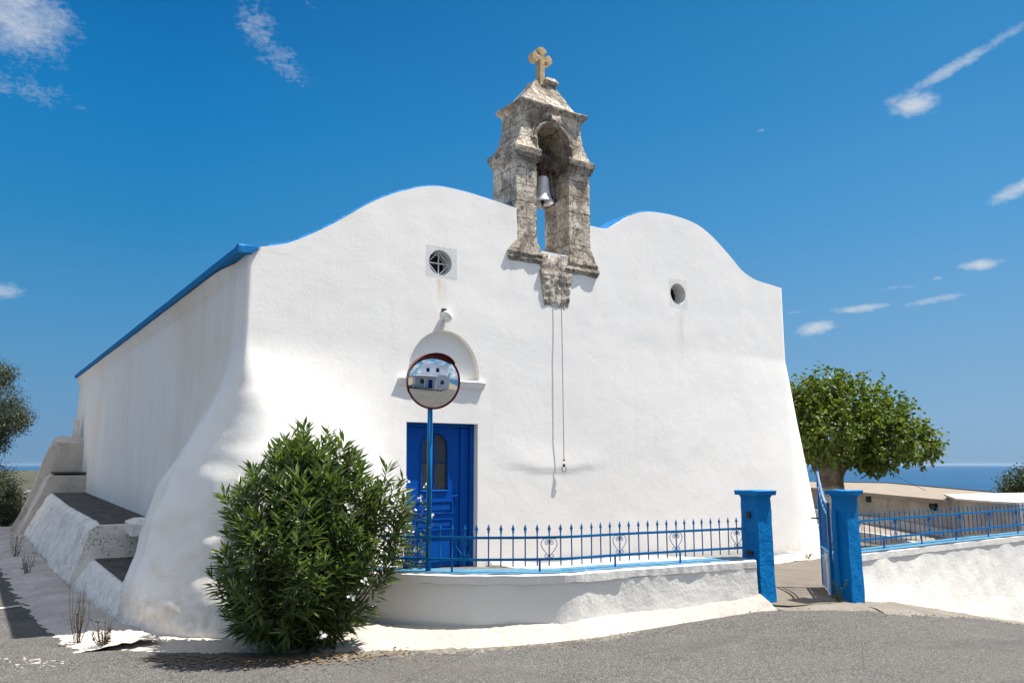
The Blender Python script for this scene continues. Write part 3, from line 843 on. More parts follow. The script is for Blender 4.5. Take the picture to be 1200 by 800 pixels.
# ---- belfry
bf = obj('belfry', joinvf(jitter(box(1.29,1.675,.0,.66,4.62,6.12,.05), .008, 8, 1), jitter(box(2.32,2.745,.0,.66,4.62,6.12,.05), .008, 8, 2)), M['stone'], ch)
tag(bf, 'weathered stone belfry with one arched opening')
obj('base_moulding', jitter(loft([(4.44,1.15,1.75,-.01,.2),(4.49,1.12,1.78,-.035,.2),(4.53,1.15,1.76,-.02,.2),(4.57,1.12,1.75,-.045,.2),(4.63,1.16,1.74,-.035,.2),(4.76,1.27,1.70,-.01,.2)], .04), .016, 7, 3), M['stone_plain'], bf)
obj('base_moulding', jitter(loft([(4.38,2.24,2.86,-.01,.2),(4.44,2.22,2.90,-.05,.2),(4.50,2.27,2.87,-.035,.2),(4.55,2.28,2.86,-.05,.2),(4.63,2.29,2.82,-.03,.2),(4.80,2.315,2.765,-.01,.2)], .04), .018, 7, 4), M['stone_plain'], bf)
obj('sill_stone', jitter(loft([(4.35,1.74,2.28,-.025,.66),(4.63,1.70,2.30,-.005,.66)], .06), .02, 6, 5), M['stone_pale'], bf)
obj('corbel', jitter(loft([(3.80,1.80,2.27,-.006,.02),(3.9,1.79,2.28,-.02,.02),(4.2,1.74,2.32,-.035,.02),(4.30,1.72,2.33,-.045,.02),(4.36,1.72,2.33,-.04,.02)], .035), .014, 12, 6), M['stone_pale'], bf)
def impost(x0, x1):
    o = [(6.06,.0),(6.07,.02),(6.11,.02),(6.12,.04),(6.17,.045),(6.18,.065),(6.24,.07),(6.27,.07),(6.29,.05)]
    return jitter(loft([(z, x0-d, x1+d*.6 if x1 < 2 else x1+d, -d, .66+d) if x0 < 2 else (z, x0-d*.6, x1+d, -d, .66+d) for z, d in o], .05), .008, 8, x0)
obj('impost', impost(1.29, 1.68), M['stone_plain'], bf)
obj('impost', impost(2.32, 2.75), M['stone_plain'], bf)
hd = obj('arch_head', jitter(loft([(6.28,1.25,2.79,-.035,.70),(6.38,1.31,2.73,.0,.66),(6.52,1.38,2.67,.03,.63),(6.68,1.425,2.625,.045,.615),(6.90,1.435,2.615,.045,.615),(6.97,1.42,2.63,.03,.63),(7.0,1.40,2.65,.01,.65)], .05), .010, 6, 9), M['stone'], bf)
boolean(hd, [prism_y(archpoly(1.70,2.33,6.0,6.47,6.785), -.5, 1.2)])
obj('back_panel', jitter(box(1.64,2.38,.56,.65,5.60,6.80,.05), .012, 7), stone_mat('dark_brown_stone', .62, False, (.30, .13, .08)), bf)  # darker red-brown stone closing the back of the arch
arcp = [(2.015-.355*math.cos(math.pi*i/20), 6.47+.355*math.sin(math.pi*i/20)) for i in range(21)]
obj('arch_moulding', joinvf(tube([(x, .035 if z > 6.5 else .0, z) for x, z in [(1.66, 6.29)]+arcp+[(2.37, 6.29)]], .035, 8), tube([(2.015+(x-2.015)*1.16, .04 if z > 6.5 else .01, 6.47+(z-6.47)*1.16) for x, z in arcp], .02, 8)), M['stone_plain'], bf)
obj('keystone', jitter(loft([(6.73,1.965,2.07,-.05,.1),(6.80,1.93,2.10,-.10,.1),(6.92,1.92,2.11,-.07,.1)], .03), .018, 9), M['stone_plain'], bf)
obj('belfry_cornice', jitter(loft([(6.985,1.41,2.65,.015,.645),(7.01,1.385,2.675,-.01,.67),(7.05,1.36,2.70,-.035,.70),(7.08,1.355,2.705,-.04,.705),(7.10,1.37,2.69,-.03,.69)], .05), .010, 7, 11), M['stone_plain'], bf)
obj('belfry_roof', jitter(loft([(7.09,1.44,2.52,.03,.63),(7.18,1.51,2.46,.07,.59),(7.32,1.62,2.37,.13,.53),(7.48,1.74,2.28,.18,.47),(7.60,1.82,2.20,.21,.43)], .05), .018, 6, 12), M['stone'], bf)
obj('roof_stone', jitter(loft([(7.59,1.99,2.25,.17,.44),(7.64,1.98,2.27,.16,.45),(7.70,2.04,2.20,.2,.40)], .04), .012, 8), M['stone_pale'], bf)
def cross_poly(cx, z0):
    # shaft plus three trefoil-ended arms
    def lobe(x, z, dx, dz):
        px, pz = -dz, dx; o = []
        for (u, v) in ((.0, .032), (.035, .036), (.05, .07), (.085, .075), (.115, .052), (.135, .0), (.115, -.052), (.085, -.075), (.05, -.07), (.035, -.036), (.0, -.032)):
            o.append((x+dx*u+px*v, z+dz*u+pz*v))
        return o
    zc = z0+.35
    pts = [(cx-.036, z0-.05)]
    pts += [(cx-.034, zc-.036)]+lobe(cx-.036, zc, -1, 0)[::-1][::-1]
    # order: left arm (from lower to upper), top arm (left to right), right arm (upper to lower)
    L = lobe(cx-.036, zc, -1, 0); T = lobe(cx, zc+.036, 0, 1); Rr = lobe(cx+.036, zc, 1, 0)
    pts = [(cx-.040, z0-.05)]+L+T+Rr+[(cx+.040, z0-.05)]
    return pts
obj('stone_cross', (lambda vf: ([(1.95+(x-1.86)*1.22, y, 7.60+(z-7.56)*1.16) for x, y, z in vf[0]], vf[1]))(jitter(prism_y(cross_poly(1.86, 7.56), .20, .32), .004, 9)), M['stone_cross'], bf)

# ------------------------------------------------------------------ bell, ropes, lamp
bx, by, bz = 1.995, .28, 6.0
bl = empty('bell', (bx, by, 5.57), 'silver painted bell with red yoke hanging in the belfry arch', 'bell')
pr = [(.0,6.0),(.05,6.0),(.085,5.985),(.10,5.95),(.105,5.88),(.11,5.78),(.125,5.70),(.15,5.64),(.178,5.60),(.182,5.585),(.172,5.58),(.14,5.62),(.115,5.68),(.095,5.78),(.09,5.9),(.0,5.95)]
obj('bell_body', lathe([(r*1.02, 6.0+(z-6.0)*1.08) for r, z in pr], bx, by, 32), M['bell'], bl, smooth=True)
obj('clapper', joinvf(tube([(bx,by,5.93),(bx,by,5.56),(bx,by,5.50)], [.010,.014,.014], 8), lathe([(.0,5.60),(.03,5.59),(.036,5.56),(.02,5.53),(.0,5.525)], bx, by, 12)), M['iron_dark'], bl)
obj('yoke', joinvf(box(bx-.31,bx+.32,by+.03,by+.10,6.12,6.17), box(bx-.05,bx+.06,by+.03,by+.10,6.171,6.26), box(bx-.05,bx+.05,by-.03,by+.03,6.0,6.10)), M['yoke'], bl)
obj('wheel', tube([(bx+.10+.26*math.cos(R(w)), by+.09, 6.15+.26*math.sin(R(w))) for w in range(-40, 141, 10)], .009, 6), M['rope'], bl)
obj('dark_oval', joinvf(tube([(bx+.10,by+.12,5.90),(bx+.13,by+.14,5.76),(bx+.19,by+.15,5.70)], .02, 8), jitter(lathe([(.0,5.60),(.06,5.61),(.10,5.65),(.10,5.70),(.06,5.745),(.0,5.75)], bx+.27, by+.15, 14), .004, 5)), M['iron_dark'], bl, smooth=True)  # dark oval on a short stem, right of the bell
r2 = [(2.13,.25,6.1),(2.13,.1,5.3),(2.12,-.02,4.68),(2.10,-.055,4.50),(2.105,-.058,4.2),(2.10,-.055,3.85),(2.11,-.058,2.6),(2.115,-.06,1.45)]
ro = empty('bell_rope', (2.115,-.06,1.30), 'thin bell rope with dark knots ending in a small wire ring on the facade', 'rope')
obj('cord', tube(r2, .0055, 6), M['rope'], ro)
obj('knot', lathe([(.0,1.47),(.016,1.46),(.016,1.445),(.0,1.435)], 2.115, -.06, 8), M['iron_dark'], ro)
obj('knot', lathe([(.0,1.40),(.02,1.39),(.02,1.365),(.0,1.355)], 2.115, -.06, 8), M['iron_dark'], ro)
obj('ring', tube([(2.115+.04*math.sin(2*math.pi*i/16), -.06, 1.32+.04*math.cos(2*math.pi*i/16)) for i in range(17)], .005, 5), M['wire'], ro)

lm = empty('wall_lamp', (.02, -.02, 3.30), 'small white dome lamp on an arm above the niche', 'lamp')
obj('arm', tube([(-.05,.0,3.29),(-.045,-.025,3.31),(-.02,-.04,3.37),(.01,-.05,3.43)], [.016,.016,.016,.018], 10), M['lamp'], lm, smooth=True)
dome = [(.0,.065),(.045,.058),(.072,.034),(.083,.0),(.083,-.025),(.06,-.04),(.0,-.043)]
V, F = lathe(dome, 0, 0, 20)
rot = Matrix.Rotation(R(62), 3, Vector((-.2, 1, .2)).normalized())
obj('lamp_head', ([tuple(rot@Vector(v)+Vector((.055,-.075,3.44))) for v in V], F), M['lamp'], lm, smooth=True)
obj('wall_hole', jitter(loft([(3.50,.0,.09,-.012,.01),(3.56,.01,.085,-.012,.01)], .02), .006, 20), M['iron_dark'], ch)

# ------------------------------------------------------------------ low walls
def wall_solid(front_line, back_line, ztop, hb, batter=.0, off=.0, top=None, n=120, zr=12, seed=0., cap_over=0.):
    """masonry wall between two plan lines; foot follows hb"""
    def rs(P, k):
        L = [0]
        for p, q in zip(P, P[1:]): L.append(L[-1]+math.hypot(q[0]-p[0], q[1]-p[1]))
        out = []
        for i in range(k+1):
            s = L[-1]*i/k
            j = 0
            while j < len(P)-2 and s > L[j+1]: j += 1
            t = (s-L[j])/(L[j+1]-L[j]); out.append(tuple(P[j][m]+(P[j+1][m]-P[j][m])*t for m in range(2)))
        return out
    A, B = rs(front_line, n), rs(back_line, n)
    V, F = [], []; cnt = None
    for i in range(n+1):
        a, b = A[i], B[i]; dx, dy = a[0]-b[0], a[1]-b[1]; L = math.hypot(dx, dy); ux, uy = dx/L, dy/L
        s = i/n; zt = ztop(a[0]) if callable(ztop) else ztop; zb = min(hb(a[0]+ux*.3, a[1]+uy*.3), hb(*a))-.25
        ring = []
        for j in range(zr+1):
            t = j/zr; z = zb+(zt-zb)*t
            o = batter*(1-t)**1.6+.014*nz(a[0], a[1], z, 1.6, seed)+.006*nz(a[0], a[1], z, 5, seed)
            ring.append((a[0]+ux*o, a[1]+uy*o, z))
        zz = zt+.008*nz(a[0], a[1], 0, 3, seed)
        ring[-1] = (ring[-1][0], ring[-1][1], zz)
        ring.append((b[0], b[1], zz)); ring.append((b[0], b[1], zb))
        cnt = len(ring); V += ring
    for i in range(n):
        for k in range(cnt): F.append((i*cnt+k, i*cnt+(k+1) % cnt, (i+1)*cnt+(k+1) % cnt, (i+1)*cnt+k))
    F.append(tuple(range(cnt))[::-1]); F.append(tuple(range(n*cnt, (n+1)*cnt)))
    return V, F
FL = [(-2.35,-.55),(-1.85,-.72),(-1.45,-1.03),(-1.01,-1.55),(-.66,-1.88),(-.27,-2.14),(.10,-2.33),(.44,-2.44),(1.09,-2.48),(1.9,-2.60),(2.5,-2.68),(3.08,-2.78)]
BL = [(-2.2,-.25),(-1.65,-.45),(-1.20,-.80),(-.78,-1.28),(-.45,-1.58),(-.10,-1.82),(.22,-1.99),(.50,-2.09),(1.12,-2.13),(1.95,-2.25),(2.55,-2.33),(3.14,-2.43)]
def sm(P, k=3):
    out = []
    for i in range(len(P)-1):
        p0 = P[max(0, i-1)]; p1 = P[i]; p2 = P[i+1]; p3 = P[min(len(P)-1, i+2)]
        for j in range(k):
            t = j/k
            out.append(tuple(.5*((2*p1[m])+(-p0[m]+p2[m])*t+(2*p0[m]-5*p1[m]+4*p2[m]-p3[m])*t*t+(-p0[m]+3*p1[m]-3*p2[m]+p3[m])*t**3) for m in range(2)))
    out.append(P[-1]); return out
FL, BL = sm(FL), sm(BL)
lw = empty('low_wall', (0, -2.3, -.5), 'curved low whitewashed wall between the oleander and the left blue gate pillar', 'wall')
obj('wall', wall_solid(FL, BL, lambda a: .085+.03*ss(.8,.9,a)*0, G, .05, n=150, seed=4), M['white'], lw)
def shift(P, Q, d):
    out = []
    for p, q in zip(P, Q):
        L = math.hypot(p[0]-q[0], p[1]-q[1]); out.append((p[0]+(p[0]-q[0])/L*d, p[1]+(p[1]-q[1])/L*d))
    return out
def coping(P, Q, z0, z1, over, i0, i1, seed, flare=0.):
    A = shift(P, Q, over)[i0:i1]; B = shift(Q, P, .02)[i0:i1]
    n = 90
    V, F = [], []
    L = [0]
    for p, q in zip(A, A[1:]): L.append(L[-1]+math.hypot(q[0]-p[0], q[1]-p[1]))
    for i in range(n+1):
        s = L[-1]*i/n; j = 0
        while j < len(A)-2 and s > L[j+1]: j += 1
        t = (s-L[j])/(L[j+1]-L[j])
        a = [A[j][m]+(A[j+1][m]-A[j][m])*t for m in range(2)]; b = [B[j][m]+(B[j+1][m]-B[j][m])*t for m in range(2)]
        w = .014*nz(a[0], a[1], 0, 3, seed)+.008*nz(a[0], a[1], 0, 11, seed)
        dx, dy = a[0]-b[0], a[1]-b[1]; l = math.hypot(dx, dy); a2 = (a[0]+dx/l*w, a[1]+dy/l*w)
        a3 = (a[0]+dx/l*(w-.02), a[1]+dy/l*(w-.02))
        zt = z1+.006*nz(a[0], a[1], 0, 4, seed); zl = z0+.012*nz(a[0], a[1], 2, 4, seed)
        V += [(a2[0], a2[1], zl), (a2[0], a2[1], zt-.02), (a3[0], a3[1], zt), (b[0], b[1], zt), (b[0], b[1], z0)]
    for i in range(n):
        for k in range(5): F.append((i*5+k, i*5+(k+1) % 5, (i+1)*5+(k+1) % 5, (i+1)*5+k))
    F.append((4, 3, 2, 1, 0)); F.append(tuple(range(n*5, n*5+5)))
    return V, F
split = 25
cp = obj('coping', coping(FL, BL, .087, .195, .022, 0, split, 1), M['white'], lw)
tag(cp, 'overhanging coping broken off at its right end')
obj('blue_top', ribbon(shift(FL, BL, .006)[:split], shift(BL, FL, .015)[:split], .004, lambda x, y: .197, 5, 90, .004), M['coping_blue'], cp)
cp = obj('coping', coping(FL, BL, .087, .19, .004, split-1, len(FL), 2), M['white'], lw)
obj('blue_top', ribbon(shift(FL, BL, -.02)[split-1:], shift(BL, FL, .015)[split-1:], .004, lambda x, y: .192, 5, 60, .004), M['coping_blue'], cp)

FR = [(4.45,-3.12),(5.0,-3.10),(6.5,-3.06),(8,-3.03),(10,-3.02),(13,-3.02),(16,-3.05)]
BR = [(4.50,-2.80),(5.0,-2.78),(6.5,-2.74),(8,-2.71),(10,-2.70),(13,-2.70),(16,-2.73)]
rw = empty('low_wall', (10, -3, -1.4), 'straight low whitewashed wall running downhill right of the gate', 'wall')
obj('wall', wall_solid(FR, BR, .09, G, .16, n=160, zr=20, seed=7), M['white'], rw)
cp = obj('coping', coping(FR, BR, .092, .195, .012, 0, 7, 5), M['white'], rw)
obj('blue_top', ribbon(shift(FR, BR, .01), shift(BR, FR, .015), .004, lambda x, y: .197, 5, 60, .004), M['coping_blue'], cp)

# ------------------------------------------------------------------ iron fences
def along(P):
    L = [0]
    for p, q in zip(P, P[1:]): L.append(L[-1]+math.hypot(q[0]-p[0], q[1]-p[1]))
    def f(s):
        j = 0
        while j < len(P)-2 and s > L[j+1]: j += 1
        t = (s-L[j])/(L[j+1]-L[j]); x = P[j][0]+(P[j+1][0]-P[j][0])*t; y = P[j][1]+(P[j+1][1]-P[j][1])*t
        d = Vector((P[j+1][0]-P[j][0], P[j+1][1]-P[j][1], 0)).normalized(); return Vector((x, y, 0)), d
    return f, L[-1]
def heart(p, d, z0, z1):
    """wrought heart with curled ends"""
    h = z1-z0; vs = []
    for sg in (-1, 1):
        pts = [(sg*x, h*z) for x, z in ((.030,.78),(.022,.86),(.034,.91),(.048,.84),(.044,.73),(.028,.69),(.012,.76),(.012,.90),(.032,1.0),(.062,.99),(.086,.88),(.094,.72),(.084,.55),(.060,.39),(.030,.23),(.010,.13),(.012,.06),(.030,.02),(.050,.06),(.052,.15),(.038,.19),(.028,.14))]
        vs.append(tube([tuple(p+d*x+Vector((0, 0, z0+z))) for x, z in pts], .0042, 5))
    return joinvf(*vs)
def fence(root, P, zl, zh, ztip, zbot, step, hearts, posts, s0=.06, s1=None):
    f, L = along(P); s1 = s1 or L
    n = int((s1-s0)/step)
    rail = [f(s0-.03+(s1-s0)*i/60)[0] for i in range(61)]
    for z in (zl, zh):
        vs = []
        w, h = .014, .014
        V, F = [], []
        for i, p in enumerate(rail):
            d = f(s0-.03+(s1-s0)*i/60)[1]; nrm = Vector((-d.y, d.x, 0))
            for u, v in ((-1, -1), (1, -1), (1, 1), (-1, 1)): V.append(tuple(p+nrm*w*u*.7+Vector((0, 0, z+h*v+.006*math.sin(i*.35)*0))))
        for i in range(60):
            for k in range(4): F.append((i*4+k, i*4+(k+1) % 4, (i+1)*4+(k+1) % 4, (i+1)*4+k))
        F += [(3, 2, 1, 0), (240, 241, 242, 243)]
        obj('rail', (V, F), M['blue_iron'], root)
    for i in range(n+1):
        s = s0+i*step; p, d = f(s)
        tl = Vector((random.uniform(-.004, .004), random.uniform(-.004, .004), 0))
        b = p+Vector((0, 0, zbot+random.uniform(-.004, .004))); t = p+tl+Vector((0, 0, ztip-.085))
        nrm = Vector((-d.y, d.x, 0))
        sp = []
        V = []
        for z, w in ((0, .0075), (.012, .014), (.022, .009), (.045, .021), (.062, .014), (.10, .001)):
            V += [tuple(t+d*w*a+nrm*w*.6*c+Vector((0, 0, z))) for a, c in ((-1, 0), (0, -1), (1, 0), (0, 1))]
        F = [(k*4+j, k*4+(j+1) % 4, (k+1)*4+(j+1) % 4, (k+1)*4+j) for k in range(5) for j in range(4)]+[(3,2,1,0),(20,21,22,23)]
        obj('picket', joinvf(tube([tuple(b), tuple(t)], .0078, 6), (V, F)), M['blue_iron'], root)
        if i in hearts: obj('heart_scroll', heart(p, d, zl+.014, zh-.014), M['blue_iron'], root)
    for s in posts:
        p, d = f(s); obj('post', tube([tuple(p+Vector((0, 0, .19))), tuple(p+Vector((0, 0, zl)))], .012, 6), M['blue_iron'], root)
FC = [((p[0]*.68+q[0]*.32), (p[1]*.68+q[1]*.32)) for p, q in zip(FL, BL)]
lf, LL = along(FC)
# first heart picket positions measured from the pillar end backwards
step = .1375
fr = empty('iron_fence', (0, -2.2, .2), 'blue spiked fence with hearts on the curved wall left of the gate', 'fence')
s_start = LL-.06-step*int((LL-.95)/step)
ncnt = int((LL-.02-s_start)/step)
hs = {ncnt-1-k for k in (0, 7, 13, 20, 27)}
def s_at(i): return s_start+i*step
fence(fr, FC, .335, .575, .71, .262, step, hs, [s_at(ncnt-14.5), s_at(ncnt-21.8), s_at(ncnt-29), s_at(ncnt-7.6)], s0=s_start, s1=LL-.02)
FC2 = [((p[0]*.6+q[0]*.4), (p[1]*.6+q[1]*.4)) for p, q in zip(FR, BR)]
fr2 = empty('iron_fence', (8, -2.9, .2), 'blue spiked fence with hearts on the straight wall right of the gate', 'fence')
fence(fr2, FC2, .345, .605, .72, .27, step, {2+7*k for k in range(0, 11)}, [1.2+1.05*k for k in range(9)], s0=.30, s1=9.6)

# ------------------------------------------------------------------ gate pillars and gate
def pillar(x0, x1, y0, y1, z0, z1, label, seed):
    r = empty('gate_pillar', ((x0+x1)/2, (y0+y1)/2, z0+.2), label, 'pillar', 'blue gate pillars')
    V, F = jitter(loft([(z0, x0-.01, x1+.01, y0-.01, y1+.01), (z1-.10, x0+.006, x1-.006, y0+.006, y1-.006), (z1-.06, x0-.012, x1+.012, y0-.012, y1+.012)], .04), .010, 4, seed)
    cx, cy = (x0+x1)/2, (y0+y1)/2; c, s = math.cos(R(-3)), math.sin(R(-3))
    rt = lambda v: (cx+(v[0]-cx)*c-(v[1]-cy)*s, cy+(v[0]-cx)*s+(v[1]-cy)*c, v[2])
    obj('shaft', ([rt(v) for v in V], F), M['blue_pillar'], r)
    V, F = jitter(loft([(z1-.062, x0-.045, x1+.045, y0-.045, y1+.045), (z1-.008, x0-.052, x1+.052, y0-.052, y1+.052), (z1, x0-.045, x1+.045, y0-.045, y1+.045)], .05), .006, 7, seed)
    obj('cap', ([rt(v) for v in V], F), M['blue_pillar'], r)
    return r, rt
p1, rt1 = pillar(3.14, 3.40, -2.80, -2.51, -.58, 1.055, 'blue gate pillar left of the opening, with a latch hole', 1.)
hb = box(3.118, 3.137, -2.68, -2.62, .70, .78)
obj('latch_plate', ([rt1(v) for v in hb[0]], hb[1]), M['iron_dark'], p1)
hb = box(3.115, 3.137, -2.70, -2.58, .24, .29)
obj('latch_plate', ([rt1(v) for v in hb[0]], hb[1]), M['iron_dark'], p1)
p2, rt2 = pillar(4.30, 4.54, -3.31, -3.06, -.60, 1.05, 'blue gate pillar right of the opening, carrying the open gate', 2.)
# strip fixed to the pillar where the gate hangs
hb = box(4.255, 4.295, -3.16, -3.10, -.38, .78)
obj('hinge_strip', ([rt2(v) for v in hb[0]], hb[1]), M['blue_pillar'], p2)

gt = empty('iron_gate', (4.25, -2.92, -.35), 'open blue iron gate leaf with arched top and pale lower panel', 'gate')
g0 = Vector((4.32, -3.0, 0)); gd = Vector((.63, .57, 0)).normalized(); GW = .86
def gp(u, z): return tuple(g0+gd*u+Vector((0, 0, z)))
top = [(u, .86+.42*(u/GW)**2.2) for u in [GW*i/10 for i in range(11)]]
top2 = [(u, .72+.36*(u/GW)**2.2) for u in [GW*i/10 for i in range(11)]]
obj('frame', joinvf(bar(gp(0,-.32), gp(0,.88), .04), bar(gp(GW,-.32), gp(GW,1.27), .035), bar(gp(0,-.30), gp(GW,-.30), .035), bar(gp(0,.10), gp(GW,.10), .03), bar(gp(0,.22), gp(GW,.22), .03)), M['blue_iron'], gt)
obj('arched_rail', joinvf(tube([gp(u, z) for u, z in top], .018, 8), tube([gp(u, z) for u, z in top2], .013, 8)), M['gate_light'], gt)
obj('bars', joinvf(*[tube([gp(u, .22), gp(u, .84+.42*(u/GW)**2.2)], .008, 6) for u in [GW*i/7 for i in range(1, 7)]]), M['blue_iron'], gt)
obj('scrolls', joinvf(*[tube([gp(GW*(i+.5)/7+.03*math.cos(w/3), .16+.035*math.sin(w/3)) for w in range(0, 20)], .006, 5) for i in range(7)]), M['gate_light'], gt)
nr = Vector((-gd.y, gd.x, 0))
q = [gp(.03,-.27), gp(GW-.03,-.27), gp(GW-.03,.09), gp(.03,.09)]
obj('lower_panel', ([tuple(Vector(v)+nr*.006) for v in q]+[tuple(Vector(v)-nr*.006) for v in q], [(0,1,2,3),(7,6,5,4),(0,4,5,1),(1,5,6,2),(2,6,7,3),(3,7,4,0)]), M['gate_light'], gt)
obj('spike', tube([gp(GW,1.26), gp(GW,1.38)], [.012,.002], 6), M['blue_iron'], gt)
obj('latch', tube([gp(GW,.62), tuple(Vector(gp(GW+.0,.62))+nr*.12)], .012, 6), M['iron_dark'], gt)

# ------------------------------------------------------------------ convex mirror
mc = Vector((-.93, -1.52, 2.345)); cam_p = Vector((-5.368, -9.668, 1.4))
mr = empty('traffic_mirror', (-.93, -1.50, .2), 'round convex traffic mirror with maroon rim and hood on a blue pole', 'mirror')
ax = (cam_p-mc); ax.z = 0; ax.normalize(); ax = Matrix.Rotation(R(15), 3, 'Z')@ax; ax = (ax+Vector((0, 0, -.09))).normalized()
ux = Vector((0, 0, 1)).cross(ax).normalized(); uz = ax.cross(ux).normalized()
def mp(u, v, w): return tuple(mc+ux*u+uz*v+ax*w)
MR = .315
V, F = [mp(0, 0, .038)], []
for i in range(1, 15):
    r = (MR-.012)*i/14
    for k in range(64):
        a = 2*math.pi*k/64; V.append(mp(r*math.cos(a), r*math.sin(a), .038-.038*(r/MR)**2))
for k in range(64): F.append((0, 1+k, 1+(k+1) % 64))
for i in range(13):
    for k in range(64):
        j = (k+1) % 64; F.append((1+i*64+k, 1+(i+1)*64+k, 1+(i+1)*64+j, 1+i*64+j))
obj('mirror_face', (V, F), M['mirror'], mr, smooth=True)
def ringm(prof, a0=0, a1=360, n=64, closed=True):
    V, F = [], []
    for k in range(n+(0 if closed else 1)):
        a = R(a0+(a1-a0)*k/n)
        for r, w in prof(a) if callable(prof) else prof: V.append(mp(r*math.cos(a), r*math.sin(a), w))
    m = len(V)//(n+(0 if closed else 1))
    for k in range(n):
        k2 = (k+1) % n if closed else k+1
        for i in range(m): F.append((k*m+i, k2*m+i, k2*m+(i+1) % m, k*m+(i+1) % m))
    if not closed:
        F.append(tuple(range(m))); F.append(tuple(range(n*m, n*m+m))[::-1])
    return V, F
obj('rim', ringm([(MR-.014,.0),(MR-.010,.014),(MR+.004,.016),(MR+.010,.0),(MR+.004,-.035),(MR-.02,-.05)]), M['rim'], mr, smooth=True)
V, F = ringm([(MR-.012,-.045),(.24,-.075),(.10,-.09),(.0,-.092)]); 
obj('back_shell', ringm([(MR-.012,-.03),(.25,-.065),(.10,-.085),(.004,-.088),(.004,-.08),(.1,-.078),(.25,-.058),(MR-.016,-.025)]), M['iron_dark'], mr)
def hood(a):
    q = (a-R(40))/R(165)
    d = .15*max(0.02, math.sin(q**.75*math.pi))**.7
    return [(MR+.006,-.01),(MR+.010,d),(MR+.014,d),(MR+.014,-.01)]
obj('hood', ringm(hood, 40, 205, 48, False), M['rim'], mr, smooth=False)
pb = Vector((-.90, -1.44, .19)); pt = Vector((-.93+ .0, -1.44, 2.40)); pt = Vector(mp(0, .1, -.11)); pm = Vector(mp(0, -.33, -.11))
pole_top = Vector((pm.x, pm.y, 2.46))
obj('pole', tube([(pb.x-.02, pb.y, .19), tuple(pole_top)], .031, 14), M['blue_iron'], mr, smooth=True)
obj('bracket', joinvf(bar(mp(0,.05,-.085), (pole_top.x, pole_top.y, mc.z+.05), .04), bar(mp(0,-.1,-.085), (pole_top.x, pole_top.y, mc.z-.1), .04)), M['iron_dark'], mr)

# ------------------------------------------------------------------ foliage
rng = np.random.default_rng(11)
def leaves(centres, dirs, length, width, droop=.2, jit=.35, lobed=False, fold=.25):
    """one folded leaf per (centre, direction); returns verts/faces"""
    n = len(centres)
    d = dirs/np.linalg.norm(dirs, axis=1)[:, None]
    up = rng.normal(0, 1, (n, 3))*jit+np.array([0, 0, 1.])
    s = np.cross(d, up); s /= np.linalg.norm(s, axis=1)[:, None]+1e-9
    u = np.cross(s, d)
    L = length*rng.uniform(.7, 1.2, n)[:, None]; W = width*rng.uniform(.75, 1.2, n)[:, None]
    dz = np.zeros((n, 3)); dz[:, 2] = -1
    b = centres; m = b+d*L*.45+u*(-W*fold)+dz*L*droop*.25; t = b+d*L+dz*L*droop
    q1 = b+d*L*.25; 
    l = b+d*L*(.30 if lobed else .5)+s*W*.5+dz*L*droop*.2; r = b+d*L*(.30 if lobed else .5)-s*W*.5+dz*L*droop*.2
    V = np.stack([b, l, m, r, t], 1).reshape(-1, 3)
    base = np.arange(n)*5
    F = np.stack([np.stack([base, base+1, base+2], 1), np.stack([base, base+2, base+3], 1), np.stack([base+1, base+4, base+2], 1), np.stack([base+2, base+4, base+3], 1)], 1).reshape(-1, 3)
    return V, F
def leafobj(name, VF, mat, parent):
    V, F = VF; og = origin_of(parent)
    me = bpy.data.meshes.new(name)
    me.from_pydata((V-np.array(og)).tolist(), [], F.tolist()); me.materials.append(mat)
    o = bpy.data.objects.new(name, me); C.objects.link(o); o.parent = parent; return o

def oleander_sprig(tip, d, n, L, W, span):
    """leaves in whorls along the last part of a shoot"""
    t = rng.uniform(0, 1, n); c = tip[None]-d[None]*(t[:, None]**1.2*span)
    a = rng.uniform(0, 2*np.pi, n); p = np.cross(d, [0.3, .1, 1.]); p /= np.linalg.norm(p); q = np.cross(d, p)
    sp = .55+.85*t
    dr = d[None]*np.cos(sp)[:, None]+(p[None]*np.cos(a)[:, None]+q[None]*np.sin(a)[:, None])*np.sin(sp)[:, None]
    return c, dr
bush = empty('oleander', (-2.3, -1.3, -.5), 'large dense green oleander bush with a few white flowers at the chapel corner', 'bush')
bc = np.array([-2.3, -1.28, -.5])
